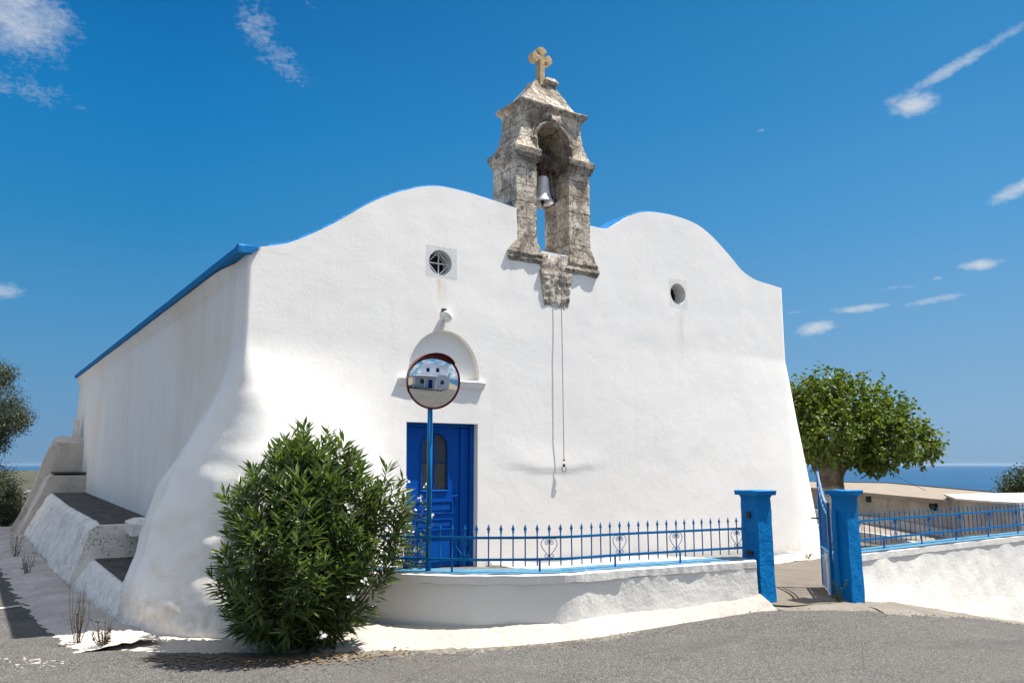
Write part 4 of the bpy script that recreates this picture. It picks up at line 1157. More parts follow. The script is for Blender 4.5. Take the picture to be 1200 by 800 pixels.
# outline of the bush: radius against height
prof_h = [(0.,.62),(.12,.86),(.35,1.0),(.55,.94),(.72,.84),(.86,.66),(.95,.46),(1.0,.22)]
camdir = np.array([.5624, .8269]); rightv = np.array([.8269, -.5624])
cs, ds, stems, flowers = [], [], [], []
for i in range(620):
    h = rng.uniform(.02, 1.)**.85; a = rng.uniform(0, 2*np.pi)
    rad = interp(prof_h, h)*(rng.uniform(.86, 1.04) if rng.random() < .66 else rng.uniform(.25, .85))
    rad *= 1+.62*noise.noise(Vector((math.cos(a)*1.5, math.sin(a)*1.5, h*3+5)))
    u, w = math.cos(a)*rad*(.93 if math.cos(a) < 0 else .84), math.sin(a)*rad*.68
    top_ = 2.06*(1+.06*math.sin(a*3+1))
    tip = bc+np.array([rightv[0]*u+camdir[0]*w, rightv[1]*u+camdir[1]*w, h*top_+.12])
    if tip[2] < -.42: tip[2] = -.42
    root = bc+np.array([rightv[0]*u*.18, rightv[1]*u*.18, .1])
    d = tip-root; d /= np.linalg.norm(d)
    d2 = d+np.array([rightv[0]*u*.3, rightv[1]*u*.3, .55 if h > .3 else .1]); d2 /= np.linalg.norm(d2)
    n = int(rng.integers(16, 26)); c_, r_ = oleander_sprig(tip, d2, n, .13, .02, .36); cs.append(c_); ds.append(r_)
    if i % 12 == 0: stems.append(tube([tuple(root), tuple((root+tip)/2+np.array([0, 0, -.05])), tuple(tip-d2*.1)], [.012, .008, .004], 4, False))
for i in range(230):
    h = rng.uniform(.06, .86); a = rng.uniform(0, 2*np.pi); rad = rng.uniform(0, .6)*interp(prof_h, h)
    tip = bc+np.array([rightv[0]*math.cos(a)*rad+camdir[0]*(math.sin(a)*rad*.6+.1), rightv[1]*math.cos(a)*rad+camdir[1]*(math.sin(a)*rad*.6+.1), h*1.95+.1])
    d = np.array([math.cos(a)*.6, math.sin(a)*.6, .7])+rng.normal(0, .35, 3); d /= np.linalg.norm(d)
    c_, r_ = oleander_sprig(tip, d, 20, .13, .02, .40); cs.append(c_); ds.append(r_)
# the tall loose shoots leaning right, in front of the door
for i, (du, dw, hh) in enumerate([(.92,-.05,1.55),(1.0,.1,1.60),(.84,.0,1.74),(1.08,.05,1.30),(.95,.12,1.15),(.8,-.1,1.45),(.98,-.1,1.0),(.9,.0,.8),(1.04,.0,1.42)]):
    tip = bc+np.array([rightv[0]*du+camdir[0]*dw, rightv[1]*du+camdir[1]*dw, hh+.1])
    root = bc+np.array([rightv[0]*.3, rightv[1]*.3, .2]); d = tip-root; d /= np.linalg.norm(d); d = d+np.array([0, 0, .8]); d /= np.linalg.norm(d)
    for k in range(3):
        c_, r_ = oleander_sprig(tip-d*.16*k, d, 20, .13, .02, .26); cs.append(c_); ds.append(r_)
    stems.append(tube([tuple(root), tuple((root+tip)/2+np.array([0, 0, -.08])), tuple(tip)], [.012, .009, .004], 5, False))
    if i in (0, 1, 3, 4): flowers.append(tip+np.array([.02, -.05, .02]))
leafobj('foliage', leaves(np.concatenate(cs), np.concatenate(ds), .185, .031, .14, .5), M['oleander'], bush)
obj('stems', joinvf(*stems), M['bark'], bush, fix=False)
def flower(p, s=.042):
    vs = []
    for k in range(7):
        c = Vector(p)+Vector(rng.normal(0, s*.42, 3)); nrm = Vector(rng.normal(0, .6, 3))+Vector((-.4, -.8, .5)); nrm.normalize()
        t = nrm.orthogonal().normalized(); b = nrm.cross(t)
        V, F = [tuple(c)], []
        for i in range(5):
            for dw, rr in ((-.5, .55), (0, 1.), (.5, .55)):
                w = 2*math.pi*i/5+dw; V.append(tuple(c+(t*math.cos(w)+b*math.sin(w))*s*.45*rr+nrm*s*.15*rr))
            o = 1+i*3; F += [(0, o, o+1), (0, o+1, o+2)]
        vs.append((V, F))
    return joinvf(*vs)
extra = [(.62,-.62,.62),(.72,-.5,.75),(.55,-.55,1.98-.5),(.45,-.5,2.02),(.35,-.66,.28),(.3,-.3,2.2)]
for u, w, h in extra: flowers.append(bc+np.array([rightv[0]*u+camdir[0]*w, rightv[1]*u+camdir[1]*w, h]))
for p in flowers: obj('flower', flower(p), M['petal'], bush, fix=False)

# loose flowering plant inside the yard, before the door
yp = empty('flowering_plant', (-.95, -1.05, 0), 'spindly oleander with white flowers behind the fence, before the blue door', 'plant')
cs, ds, stems = [], [], []
for i in range(26):
    a = rng.uniform(0, 2*np.pi); hh = rng.uniform(.3, 1.02); rr = rng.uniform(.05, .30)
    tip = np.array([-1.0+math.cos(a)*rr*.9, -1.02+math.sin(a)*rr, hh]); root = np.array([-.98, -1.02, -.05])
    d = tip-root; d /= np.linalg.norm(d)
    c_, r_ = oleander_sprig(tip, d, 14, .1, .018, .24); cs.append(c_); ds.append(r_)
    stems.append(tube([tuple(root), tuple((root+tip)/2+rng.normal(0, .02, 3)), tuple(tip)], [.008, .006, .003], 4, False))
leafobj('foliage', leaves(np.concatenate(cs), np.concatenate(ds), .10, .022, .2, .5), M['oleander'], yp)
obj('stems', joinvf(*stems), M['dry'], yp, fix=False)
for p in ((-.80,-1.14,1.16),(-.92,-1.2,1.0),(-.68,-1.06,.78),(-1.02,-1.2,.62),(-.95,-1.2,.42)):
    obj('flower', flower(p, .04), M['petal'], yp, fix=False)

def canopy(spec, nclump, per, L, W, spread, lobed=False, flat=None):
    """clusters of leaves on the shells of several lobes: spec = [(cx,cy,cz,rx,ry,rz), ...]"""
    cs, ds = [], []
    for (cx, cy, cz, rx, ry, rz) in spec:
        for i in range(int(nclump*(rx*ry*rz)**(1/3.))):
            v = rng.normal(0, 1, 3); v /= np.linalg.norm(v); r = rng.uniform(.55, 1.04)
            r *= 1+.22*noise.noise(Vector(v*2.2)+Vector((cx, cy, cz)))
            c = np.array([cx+v[0]*rx*r, cy+v[1]*ry*r, cz+v[2]*rz*r])
            if flat is not None and c[2] < flat: c[2] = flat+rng.uniform(-.08, .2)
            p = c[None]+rng.normal(0, spread, (per, 3)); d = v[None]*.6+rng.normal(0, .7, (per, 3))
            cs.append(p); ds.append(d)
    return leaves(np.concatenate(cs), np.concatenate(ds), L, W, .35, .8, lobed)

# mulberry tree
tb = np.array([10.62, 1.18])
RV = np.array([.8269, -.5624])  # across the view
mt = empty('mulberry_tree', (tb[0], tb[1], -.5), 'broad green mulberry tree with pale limewashed trunk behind the gate', 'tree')
tk = [(.34,-.6),(.30,-.4),(.265,.0),(.25,.5),(.25,.85),(.28,1.05),(.33,1.25),(.36,1.42),(.25,1.55),(.05,1.6)]
def trunk_mat():
    k = NT('limewashed_trunk')
    n = k.noise(6, 5, .75, vec=k.map((1, 1, .5))); z = k.sep()[2]
    up = k.ramp(k.math('ADD', z, k.math('MULTIPLY', k.math('SUBTRACT', n, .5), .5)), [(.78, 0.), (.90, 1.)])
    bark = k.ramp(n, [(.35, (.05, .04, .032)), (.65, (.16, .13, .10))])
    lime = k.ramp(k.noise(9, 5, .8), [(.38, (.14, .12, .10)), (.5, (.36, .33, .29)), (.7, (.46, .43, .38))])
    return k.done(k.mix(up, lime, bark), .95, k.bump(n, .9, .04), spec=.1)
tv = lathe(tk, tb[0], tb[1], 26)
tv = ([(tb[0]+(x-tb[0])*(1+.22*math.sin(math.atan2(y-tb[1], x-tb[0])*3+z*1.3)*ss(-.2, 1.2, z)+.10*math.sin(math.atan2(y-tb[1], x-tb[0])*5)), tb[1]+(y-tb[1])*(1+.2*math.sin(math.atan2(y-tb[1], x-tb[0])*3+z*1.3)*ss(-.2, 1.2, z)), z) for x, y, z in tv[0]], tv[1])
obj('trunk', jitter(tv, .03, 4), trunk_mat(), mt, smooth=True)
lims = []
for (u, w, z) in [(-1.3,.2,2.0),(-.7,-.5,2.6),(-.2,.6,2.8),(.5,-.3,2.7),(1.2,.1,2.1),(1.4,.6,1.75),(.1,-.9,2.1)]:
    e = np.array([tb[0]+RV[0]*u+camdir[0]*w, tb[1]+RV[1]*u+camdir[1]*w, z])
    s = np.array([tb[0]+RV[0]*u*.12, tb[1]+RV[1]*u*.12, 1.3]); m = (s+e)/2+np.array([0, 0, .12])
    lims.append(tube([tuple(s), tuple(m), tuple(e)], [.15, .085, .03], 8))
obj('limbs', jitter(joinvf(*lims), .02, 4), M['bark'], mt, smooth=True)
def at(u, w, z, a, b, c): return (tb[0]+RV[0]*u+camdir[0]*w, tb[1]+RV[1]*u+camdir[1]*w, z, a, b, c)
spec = [at(.15,0,2.25,1.15,1.15,.95), at(-.85,0,2.25,.75,.8,.85), at(1.15,0,2.1,.85,.85,.75), at(1.85,0,1.85,.55,.6,.42), at(.4,.3,2.8,.75,.8,.65), at(-.3,-.2,2.85,.55,.6,.6), at(.9,-.7,2.0,.75,.7,.6), at(-.3,-.8,1.95,.8,.7,.6), at(-1.3,.2,2.2,.5,.5,.7), at(.85,-.2,1.42,.36,.4,.26)]
leafobj('crown', canopy(spec, 215, 7, .105, .095, .085, True, 1.30), M['mulberry'], mt)
spr = []
cs, ds = [], []
for i in range(260):
    v = rng.normal(0, 1, 3); v[2] = abs(v[2])*.9; v /= np.linalg.norm(v)
    u, w, z = v[0]*1.75+.25, v[1]*1.3, 1.95+v[2]*1.42
    tip = np.array([tb[0]+RV[0]*u+camdir[0]*w, tb[1]+RV[1]*u+camdir[1]*w, z]); d = np.array([RV[0]*v[0]+camdir[0]*v[1], RV[1]*v[0]+camdir[1]*v[1], v[2]+.35]); d /= np.linalg.norm(d)
    tip = tip+d*rng.uniform(-.2, .24)
    n = 9; t = np.linspace(0, 1, n); c = tip[None]-d[None]*(t[:, None]*.38); cs.append(c+rng.normal(0, .03, (n, 3))); ds.append(d[None]*.5+rng.normal(0, .6, (n, 3)))
    spr.append(tube([tuple(tip-d*.4), tuple(tip)], .006, 4, False))
leafobj('shoots', leaves(np.concatenate(cs), np.concatenate(ds), .115, .10, .35, .8, True), M['mulberry'], mt)

# trees and bushes at the far end of the lane (left) and beyond the terrace (right)
def shrubtree(name, base, lab, cat, spec, mat, n, per, L, W, spread, trunk=None, group=None):
    t = empty(name, base, lab, cat, group)
    leafobj('foliage' if trunk is None else 'crown', canopy(spec, n, per, L, W, spread), mat, t)
    vs = []
    top = spec[0]
    if trunk: vs.append(tube([base, ((base[0]+top[0])/2+.15, (base[1]+top[1])/2, (base[2]+top[2])/2), (top[0], top[1], top[2])], [trunk, trunk*.7, trunk*.3], 9))
    for s in spec[:8]:
        vs.append(tube([(base[0], base[1], base[2]+(.6 if trunk else 0)), (s[0], s[1], s[2])], [(trunk or .06)*.5, .02], 6))
    obj('trunk' if trunk else 'stems', joinvf(*vs), M['bark'], t)
    return t
def lft(u, w, z, a, b, c, o=(-4.72,17.6)): return (o[0]+RV[0]*u+camdir[0]*w, o[1]+RV[1]*u+camdir[1]*w, z, a, b, c)
shrubtree('olive_tree', (-5.9, 19.5, -.5), 'grey-green olive tree at the left edge, above the rounded bush', 'tree',
    [lft(-.8,1,3.0,1.0,1.0,.75), lft(-1.0,1,4.05,.75,.8,.45), lft(-.35,1,2.75,.65,.6,.50), lft(-1.6,1,2.2,1.1,1.,.7), lft(-.9,1,2.05,.6,.6,.35), lft(-1.9,1,3.6,1.0,1.,.8)], M['olive'], 800, 9, .085, .026, .09, .16)
shrubtree('rounded_bush', (-5.2, 18.4, -.4), 'dense rounded olive bush at the left edge beside the lane', 'bush',
    [lft(-.6,.6,.65,.95,1.0,.85), lft(-.2,.6,.3,.75,.9,.65), lft(-1.5,.8,.7,1.0,1.,.95), lft(-.1,.6,-.1,.7,.9,.35)], M['olive'], 1000, 9, .085, .028, .08)
shrubtree('hedge_bush', (-7.6, 16.8, -.35), 'low dark bush behind the pale paving at the left edge', 'bush',
    [lft(-1.6,.2,.15,1.4,.9,.55), lft(-3.2,.2,.3,1.3,.9,.6)], M['shrub'], 600, 8, .08, .034, .08)
def rgt(u, w, z, a, b, c, o=(19.4,1.4)): return (o[0]+RV[0]*u+camdir[0]*w, o[1]+RV[1]*u+camdir[1]*w, z, a, b, c)
shrubtree('bush', (19.6, 1.2, -2.5), 'dark green bush beyond the white-edged terrace at the right edge', 'bush',
    [rgt(.35,0,.75,.6,.6,.55), rgt(.9,0,.7,.8,.8,.75), rgt(.1,0,.35,.5,.5,.4), rgt(1.9,0,.3,1.2,1,1.)], M['shrub'], 420, 8, .09, .05, .08)

# ------------------------------------------------------------------ terrace roof to the right, kerbs
fr_ = [(12.6,-1.9),(10.0,-1.9)]
tr = empty('terrace_building', (14, 2, -1.0), 'low rendered building with a flat concrete roof, behind the mulberry', 'building')
fe = [(21.5,11.5),(18.41,7.3),(15.93,3.99),(13.9,1.3),(12.33,-.79),(11.45,-1.95)]; be = [(26,12.5),(26.2,9.2),(22.3,5.3),(18.46,1.45)]
obj('roof_slab', jitter(prism_z(fe+be[::-1], .51, .60), 0, 1), M['slab'], tr)
obj('wall', prism_z([(x+.30, y+.06) for x, y in fe]+[(x-.1, y) for x, y in be[::-1]], -2.2, .509), M['old_wall'], tr)
obj('tar_edge', joinvf(*[bar((p[0],p[1],.615),(q[0],q[1],.615),.03) for p, q in zip(be, be[1:])]), M['tar'], tr)
# dark holes broken into the render under the slab
for x, y in ((13.48,.5),(12.86,-.32),(15.85,3.6)):
    obj('hole', jitter(loft([(.33,x-.04,x+.05,y-.05,y+.05),(.40,x-.06,x+.07,y-.09,y+.08),(.47,x-.05,x+.06,y-.05,y+.05)], .02), .04, 14), M['iron_dark'], tr)
wc = empty('parapet', (13.5, -1.0, -1.0), 'white-topped grey parapet block at the right end of the terrace roof', 'wall')
obj('block', prism_z([(11.35,-1.2),(10.75,-2.15),(10.62,-2.62),(18.5,-2.62),(18.5,-1.0),(13.6,.25)], -1.8, .66), M['old_wall'], wc)
obj('white_top', prism_z([(11.35,-1.12),(10.72,-2.15),(10.60,-2.60),(18.5,-2.60),(18.5,-1.0),(13.6,.3)], .662, .70), M['kerb'], wc)
kb = empty('raised_terrace', (14, 1.2, -.6), 'low raised terrace with a pale kerb at the foot of the terrace building wall', 'terrace')
K1 = [(20.5,11.2),(15.56,3.82),(14.77,2.28),(12.9,-.08),(11.3,-2.0)]
def kline(P, h0, h1, w):
    B = [(x+w*.75, y-w*.0) for x, y in P]
    return prism_z(P+B[::-1], h0, h1)
obj('kerb_stone', jitter(kline(K1, -.9, -.05, .22), 0, 1), M['kerb'], kb)
obj('paving', prism_z([(x+.17, y) for x, y in K1]+[(12.5,-2.0),(16.5,4),(21.5,11.2)], -.9, -.075), M['yard'], kb)
kb = empty('raised_terrace', (12.5, .8, -.6), 'lower raised step with a pale kerb, behind the right fence and nearer the mulberry', 'terrace')
K2 = [(13.4,4.0),(12.34,1.68),(12.0,.9),(10.83,-.52),(9.9,-1.6)]
obj('kerb_stone', kline(K2, -.9, -.20, .2), M['kerb'], kb)
obj('paving', prism_z([(x+.155, y) for x, y in K2]+[(10.9,-2.2),(11.2,-2.05),(12.8,-.08),(14.7,2.3),(15.4,4.0)], -.9, -.225), M['slab'], kb)
wr = empty('overhead_wire', (12.4, .3, .75), 'thin dark wire slanting from the tree crown down to the terrace roof', 'wire')
obj('strand', tube([(11.1,.9,1.6),(11.9,.6,1.2),(13.2,.5,.78)], .006, 5), M['wire'], wr)

# ------------------------------------------------------------------ weeds
def weed(base, n, h, mat, lab, spread=.05, leafy=0):
    w = empty('weed', base, lab, 'weed')
    vs = []
    cs, ds = [], []
    for i in range(n):
        a = rng.uniform(0, 6.28); r = rng.uniform(.2, 1)*spread; hh = h*rng.uniform(.5, 1)
        p = Vector(base)+Vector((math.cos(a)*r*.4, math.sin(a)*r*.4, 0)); q = p+Vector((math.cos(a)*r, math.sin(a)*r, hh))
        vs.append(tube([tuple(p), tuple((p+q)/2+Vector(rng.normal(0, h*.04, 3))), tuple(q)], [.004, .003, .0015], 4, False))
        for k in range(leafy):
            t = rng.uniform(.15, 1); cs.append(np.array(p+(q-p)*t)); ds.append(np.array([math.cos(a)+rng.normal(0, .6), math.sin(a)+rng.normal(0, .6), .6]))
    obj('stems', joinvf(*vs), mat, w, fix=False)
    if leafy: leafobj('leaves', leaves(np.array(cs), np.array(ds), .05, .02, .2, .6), mat, w)
def gb(x, y): return (x, y, G(x, y)+.03)
weed(gb(-4.22,.12), 14, .62, M['dry'], 'tall dry brown weed stalks at the left foot of the corner buttress', .10, 2)
weed(gb(-4.02,-.22), 22, .28, M['dry'], 'short bushy dry weed at the foot of the corner buttress', .12, 3)
weed(gb(-4.38,9.0), 14, .50, M['dry'], 'dark weed tuft far along the foot of the flank wall', .10, 3)
weed(gb(-4.34,6.3), 12, .40, M['dry'], 'dark weed tuft half way along the foot of the flank wall', .09, 3)
weed((4.14,-3.22,-.38), 9, .30, M['weed'], 'green weed growing at the foot of the right gate pillar', .07, 9)
weed((5.9,-.42,-.27), 8, .10, M['weed'], 'small green weed tuft at the chapel foot seen through the gate', .08, 5)
weed((5.25,-.42,-.26), 6, .06, M['weed'], 'tiny weed at the chapel foot nearest the left gate pillar', .06, 4)
weed((7.35,-.45,-.28), 7, .09, M['weed'], 'tiny weed at the chapel foot next to the open gate', .05, 4)

def scatter(name, line, n, smin, smax, mat, across=.25, up=.02, flat=.5):
    L = [0]
    for p, q in zip(line, line[1:]): L.append(L[-1]+math.hypot(q[0]-p[0], q[1]-p[1]))
    vs = []
    for i in range(n):
        t = rng.uniform(0, L[-1]); j = 0
        while j < len(line)-2 and t > L[j+1]: j += 1
        f = (t-L[j])/(L[j+1]-L[j]); x = line[j][0]+(line[j+1][0]-line[j][0])*f+rng.normal(0, across); y = line[j][1]+(line[j+1][1]-line[j][1])*f+rng.normal(0, across)
        s_ = rng.uniform(smin, smax); z = G(x, y)+up
        a = rng.uniform(0, 6.28); c, d = math.cos(a)*s_, math.sin(a)*s_
        V = [(x+c, y+d, z), (x-d*.7, y+c*.7, z), (x-c, y-d, z), (x+d*.7, y-c*.7, z), (x+c*.2, y, z+s_*flat), (x-c*.1, y, z-s_*flat)]
        vs.append((V, [(0,1,4),(1,2,4),(2,3,4),(3,0,4),(1,0,5),(2,1,5),(3,2,5),(0,3,5)]))
    o = obj(name, joinvf(*vs), mat, fix=False); tag(o, kind='stuff'); return o
scatter('gravel', [(-6,-.3),(-4.3,-.9),(-3,-1.7),(-1.8,-2.2),(-.3,-2.75),(1,-2.95),(3,-3.2),(4.4,-4.0),(8,-4.0),(12,-4)], 900, .005, .016, M['apron'], .13)
scatter('leaf_litter', [(-3.6,-1.1),(-2.4,-1.9),(-1.5,-1.95)], 420, .012, .035, simple('dead_leaf', (.16, .10, .045), .9), .15, .028, .12)

# ------------------------------------------------------------------ houses: the one across the road (seen in the mirror) and the far village
def house(cx, cy, w, d, z0):
    h = empty('white_house', (cx, cy, z0), 'white two-storey house with blue windows across the road, reflected in the traffic mirror', 'house')
    x0, x1, y0, y1 = cx-w/2, cx+w/2, cy-d/2, cy+d/2
    obj('wall', joinvf(box(x0, x1, y0, y1, z0-1, z0+3.1), box(x0+1.2, x1, y0, y1-1.6, z0+3.25, z0+6.1)), M['house'], h)
    obj('roof', joinvf(box(x0-.15, x1+.15, y0-.15, y1+.15, z0+3.1, z0+3.25), box(x0+1.05, x1+.15, y0-.15, y1-1.45, z0+6.1, z0+6.25)), M['house'], h)
    for (x, z, ww, hh) in ((x0+1.5, z0+1.1, 1.0, 1.1), (x0+6.6, z0+1.2, .9, .9), (x0+2.8, z0+4.1, .9, 1.1), (x0+5.5, z0+4.1, .9, 1.1)):
        yy = y1 if z < z0+3 else y1-1.6
        f = obj('window', box(x, x+ww, yy+.002, yy+.05, z, z+hh), M['blue_door'], h)
        obj('pane', box(x+.1, x+ww-.1, yy+.052, yy+.06, z+.1, z+hh-.1), M['dark_glass'], f)
    obj('door', box(x0+3.6, x0+4.6, y1+.002, y1+.05, z0, z0+2.1), M['blue_door'], h)
    for x in (x0+.3, x0+2.9, x0+5.4): obj('column', tube([(x, y1+1.5, z0-1), (x, y1+1.5, z0+2.8)], .12, 10), M['house'], h)
    obj('veranda_roof', box(x0, x0+5.8, y1+.01, y1+1.8, z0+2.8, z0+2.95), M['house'], h)
    return h
hs_ = house(-1.2, -17.2, 9, 7, -.3)
gw = empty('garden_wall', (-1.5, -11.8, -.4), 'low stone garden wall before the white house across the road', 'wall')
obj('wall', jitter(box(-4.2,1.2,-11.9,-11.65,-.6,.15,.15), .02, 3), M['old_wall'], gw)

def far_house(x, y, z, w, d, h, lab=None):
    t = empty('village_house', (x, y, z), 'tiny white house of the distant village on the coastal plain', 'house', 'white houses of the distant village')
    obj('wall', box(x-w/2, x+w/2, y-d/2, y+d/2, z-2, z+h), M['house'], t)
    r = prism_y([(x-w/2-.4, z+h), (x+w/2+.4, z+h), (x, z+h+w*.22)], y-d/2-.4, y+d/2+.4); obj('roof', r, M['tile'], t)
vr = random.Random(5)
for i in range(30):
    az = R(vr.uniform(86.6, 88.6)); dist = vr.choice([1500, 1750, 2000, 2300, 2700, 3200])*vr.uniform(.93, 1.07)
    x = -5.37+dist*math.cos(az); y = -9.67+dist*math.sin(az)
    far_house(x, y, G(x, y), vr.uniform(9, 18), vr.uniform(8, 14), vr.uniform(4, 8))

# ------------------------------------------------------------------ air
def haze():
    o = obj('haze', box(-36000, 36000, -36000, 36000, -94, 14), None)
    m = bpy.data.materials.new('haze_air'); m.use_nodes = True; t = m.node_tree; t.nodes.clear()
    out = t.nodes.new('ShaderNodeOutputMaterial'); v = t.nodes.new('ShaderNodeVolumePrincipled')
    v.inputs['Color'].default_value = (.72, .84, 1, 1); v.inputs['Density'].default_value = HAZE
    v.inputs['Anisotropy'].default_value = .2
    t.links.new(v.outputs[0], out.inputs['Volume']); o.data.materials.append(m); tag(o, kind='stuff')
HAZE = 5e-6
haze()

# ------------------------------------------------------------------ sky, sun, camera
FILL_VEIL = .72
SUN_AZ = math.atan2(-.375, .927); SUN_EL = R(65.)
w = bpy.data.worlds.new('World'); sc.world = w; w.use_nodes = True; w.cycles.sampling_method = 'MANUAL'; w.cycles.sample_map_resolution = 512
nt = w.node_tree; N = nt.nodes; Lk = nt.links
bg = N['Background']; bg.inputs['Strength'].default_value = .11
sky = N.new('ShaderNodeTexSky'); sky.sky_type = 'NISHITA'; sky.sun_disc = False
sky.sun_elevation = SUN_EL; sky.sun_rotation = math.pi/2-SUN_AZ; sky.altitude = 300
sky.air_density = 1.; sky.dust_density = .35; sky.ozone_density = 2.5
tc = N.new('ShaderNodeTexCoord')
sp = N.new('ShaderNodeSeparateXYZ'); Lk.new(tc.outputs['Generated'], sp.inputs[0])
def Mth(op, a, b=None, c=None):
    n = N.new('ShaderNodeMath'); n.operation = op
    for k, v in enumerate((a, b, c)):
        if v is None: continue
        if isinstance(v, (int, float)): n.inputs[k].default_value = v
        else: Lk.new(v, n.inputs[k])
    return n.outputs[0]
azn = Mth('MULTIPLY', Mth('ARCTAN2', sp.outputs[1], sp.outputs[0]), 180/math.pi)
eln = Mth('MULTIPLY', Mth('ARCSINE', sp.outputs[2]), 180/math.pi)
def skyramp(stops):
    t = N.new('ShaderNodeValToRGB'); e = t.color_ramp.elements
    while len(e) < len(stops): e.new(.5)
    for k, (el, c) in enumerate(stops):
        e[k].position = el/45.; e[k].color = (c[0], c[1], c[2], 1)
    Lk.new(Mth('DIVIDE', eln, 45.), t.inputs[0]); return t.outputs[0]
# clear polarised sky low down: deep blue away from the sun, paler towards it and towards the horizon
sea_side = skyramp([(0,(.23,.39,.585)),(3,(.22,.41,.63)),(10,(.145,.37,.64)),(16,(.08,.328,.644)),(24,(.04,.26,.58)),(33,(.02,.22,.50)),(45,(.03,.22,.50))])
land_side = skyramp([(0,(.15,.30,.50)),(5,(.11,.30,.53)),(10,(.06,.275,.54)),(16,(.02,.23,.52)),(23,(.005,.195,.50)),(31,(.002,.135,.41)),(45,(.01,.14,.4))])
azf = Mth('MAXIMUM', Mth('MINIMUM', Mth('DIVIDE', Mth('SUBTRACT', azn, 25.), 55.), 1.), 0.)
def CM(f, a, b, mode='MIX'):
    t = N.new('ShaderNodeMixRGB'); t.blend_type = mode
    for k, v in enumerate((f, a, b)):
        if isinstance(v, (int, float)): t.inputs[k].default_value = v
        elif isinstance(v, tuple): t.inputs[k].default_value = (*v, 1)
        else: Lk.new(v, t.inputs[k])
    return t.outputs[0]
low = CM(1., CM(azf, sea_side, land_side), (3.95, 3.95, 3.95), 'MULTIPLY')
up = Mth('MAXIMUM', Mth('MINIMUM', Mth('DIVIDE', Mth('SUBTRACT', eln, 35.), 25.), 1.), 0.)
lowmix = CM(.02, low, sky.outputs[0])
base = CM(up, lowmix, sky.outputs[0])
cmb = N.new('ShaderNodeCombineXYZ'); Lk.new(azn, cmb.inputs[0]); Lk.new(eln, cmb.inputs[1])
def cnoise(scale, det, stretch):
    mp_ = N.new('ShaderNodeMapping'); mp_.inputs['Scale'].default_value = (scale, scale*stretch, 1); Lk.new(cmb.outputs[0], mp_.inputs[0])
    t = N.new('ShaderNodeTexNoise'); t.inputs['Scale'].default_value = 1; t.inputs['Detail'].default_value = det; t.inputs['Roughness'].default_value = .62; t.inputs['Distortion'].default_value = .5
    Lk.new(mp_.outputs[0], t.inputs['Vector']); return t.outputs['Fac']
# white layer added overhead as unseen fill light; banks of cloud behind the viewer
fill_veil_n = cnoise(.045, 7, 1.3)
fill_veil = Mth('MULTIPLY', Mth('MAXIMUM', Mth('MINIMUM', Mth('MULTIPLY', Mth('SUBTRACT', fill_veil_n, .30), 3.), 1.), 0.), Mth('MULTIPLY', up, FILL_VEIL))
base = CM(fill_veil, base, (7., 6.6, 6.1))
behind = Mth('MAXIMUM', Mth('MINIMUM', Mth('DIVIDE', Mth('SUBTRACT', -5., azn), 30.), 1.), 0.)
bank_n = cnoise(.09, 8, 1.6)
bank = Mth('MULTIPLY', Mth('MAXIMUM', Mth('MINIMUM', Mth('MULTIPLY', Mth('SUBTRACT', bank_n, .42), 5.), 1.), 0.), Mth('MULTIPLY', behind, .8))
base = CM(bank, base, (4.4, 4.3, 4.2))
n1 = cnoise(.55, 6, 1.6); n2 = cnoise(2.3, 6, 1.8)
# drifting clouds: azimuth, elevation, half-width, half-height, tilt, density
CL = [(89.6,26.6,2.6,2.0,.1,.75),(89.0,22.4,3.0,.8,.0,.38),(86.2,22.2,2.0,.5,.1,.25),(74.9,29.2,1.5,1.7,.35,.42),(73.0,26.9,2.0,1.2,.3,.38),(71.0,31.0,2.2,.9,.2,.22),
      (27.7,22.6,1.15,.55,-.05,.95),(28.6,22.9,.9,.5,0,.5),(25.2,24.3,2.6,.35,-.34,.65),(22.4,25.3,1.8,.3,-.3,.5),(22.0,16.6,1.6,.42,-.38,.8),(37.5,22.5,.4,.15,0,.45),(24.7,12.25,1.0,.28,0,.8),(27.1,11.65,.35,.16,0,.5),
      (31.7,10.15,1.5,.22,-.04,.75),(27.5,10.3,1.6,.22,-.1,.6),(34.5,9.05,1.15,.35,-.12,.85),(35.9,10.2,.7,.14,0,.45),(89.2,10.3,1.2,.5,0,.6),(29.6,11.3,1.2,.15,0,.4)]
tot = None
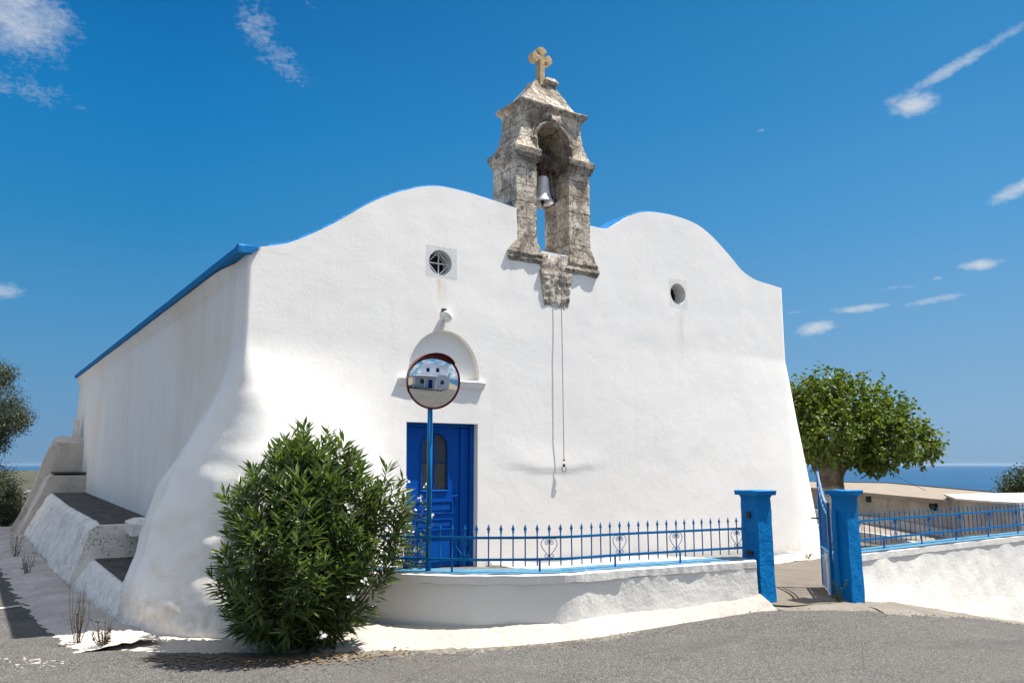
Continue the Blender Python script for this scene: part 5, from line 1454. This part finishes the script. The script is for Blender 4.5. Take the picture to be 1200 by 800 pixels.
for az, el, sx, sy, tilt, dens in CL:
    sx *= 1.25; sy *= 1.3; dens = min(1., dens*1.06)
    dx = Mth('SUBTRACT', azn, az); dy = Mth('SUBTRACT', eln, el)
    dy = Mth('SUBTRACT', dy, Mth('MULTIPLY', dx, tilt))
    q = Mth('ADD', Mth('POWER', Mth('ABSOLUTE', Mth('DIVIDE', dx, sx)), 2.), Mth('POWER', Mth('ABSOLUTE', Mth('DIVIDE', dy, sy)), 2.))
    g = Mth('MULTIPLY', Mth('POWER', 2.718, Mth('MULTIPLY', q, -1.)), dens)
    tot = g if tot is None else Mth('MAXIMUM', tot, g)
nn = Mth('ADD', Mth('MULTIPLY', n1, .55), Mth('MULTIPLY', n2, .45))
m = Mth('SUBTRACT', Mth('ADD', Mth('MULTIPLY', tot, 1.05), Mth('MULTIPLY', nn, 1.5)), 1.02)
m = Mth('MULTIPLY', Mth('MAXIMUM', Mth('MINIMUM', m, 1.), 0.), Mth('MINIMUM', Mth('MULTIPLY', tot, 3.), 1.))
m = Mth('MULTIPLY', Mth('SMOOTH_MIN', m, .78, .15), .95)
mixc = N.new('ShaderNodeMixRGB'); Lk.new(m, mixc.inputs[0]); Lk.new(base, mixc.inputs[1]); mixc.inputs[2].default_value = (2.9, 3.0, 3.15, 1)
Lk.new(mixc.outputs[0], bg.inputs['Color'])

sl = bpy.data.lights.new('sun', 'SUN'); sl.energy = 4.3; sl.angle = R(.53); sl.color = (1, .95, .88)
so = bpy.data.objects.new('sun', sl); C.objects.link(so)
sd = Vector((math.cos(SUN_AZ)*math.cos(SUN_EL), math.sin(SUN_AZ)*math.cos(SUN_EL), math.sin(SUN_EL)))
so.rotation_euler = sd.to_track_quat('Z', 'Y').to_euler()

cam = bpy.data.cameras.new('camera'); co = bpy.data.objects.new('camera', cam); C.objects.link(co)
cam.sensor_width = 36; cam.lens = 36*933/1200; cam.clip_end = 120000; cam.clip_start = .05
co.location = cam_p
fw = Vector((.5624*math.cos(math.atan(143/933)), .8269*math.cos(math.atan(143/933)), math.sin(math.atan(143/933))))
co.rotation_euler = fw.to_track_quat('-Z', 'Y').to_euler()
sc.camera = co
sc.view_settings.view_transform = 'Standard'; sc.view_settings.look = 'None'; sc.view_settings.gamma = 1
sc.view_settings.exposure = 1.2
sc.cycles.volume_bounces = 1; sc.cycles.max_bounces = 5; sc.cycles.diffuse_bounces = 3; sc.cycles.glossy_bounces = 3
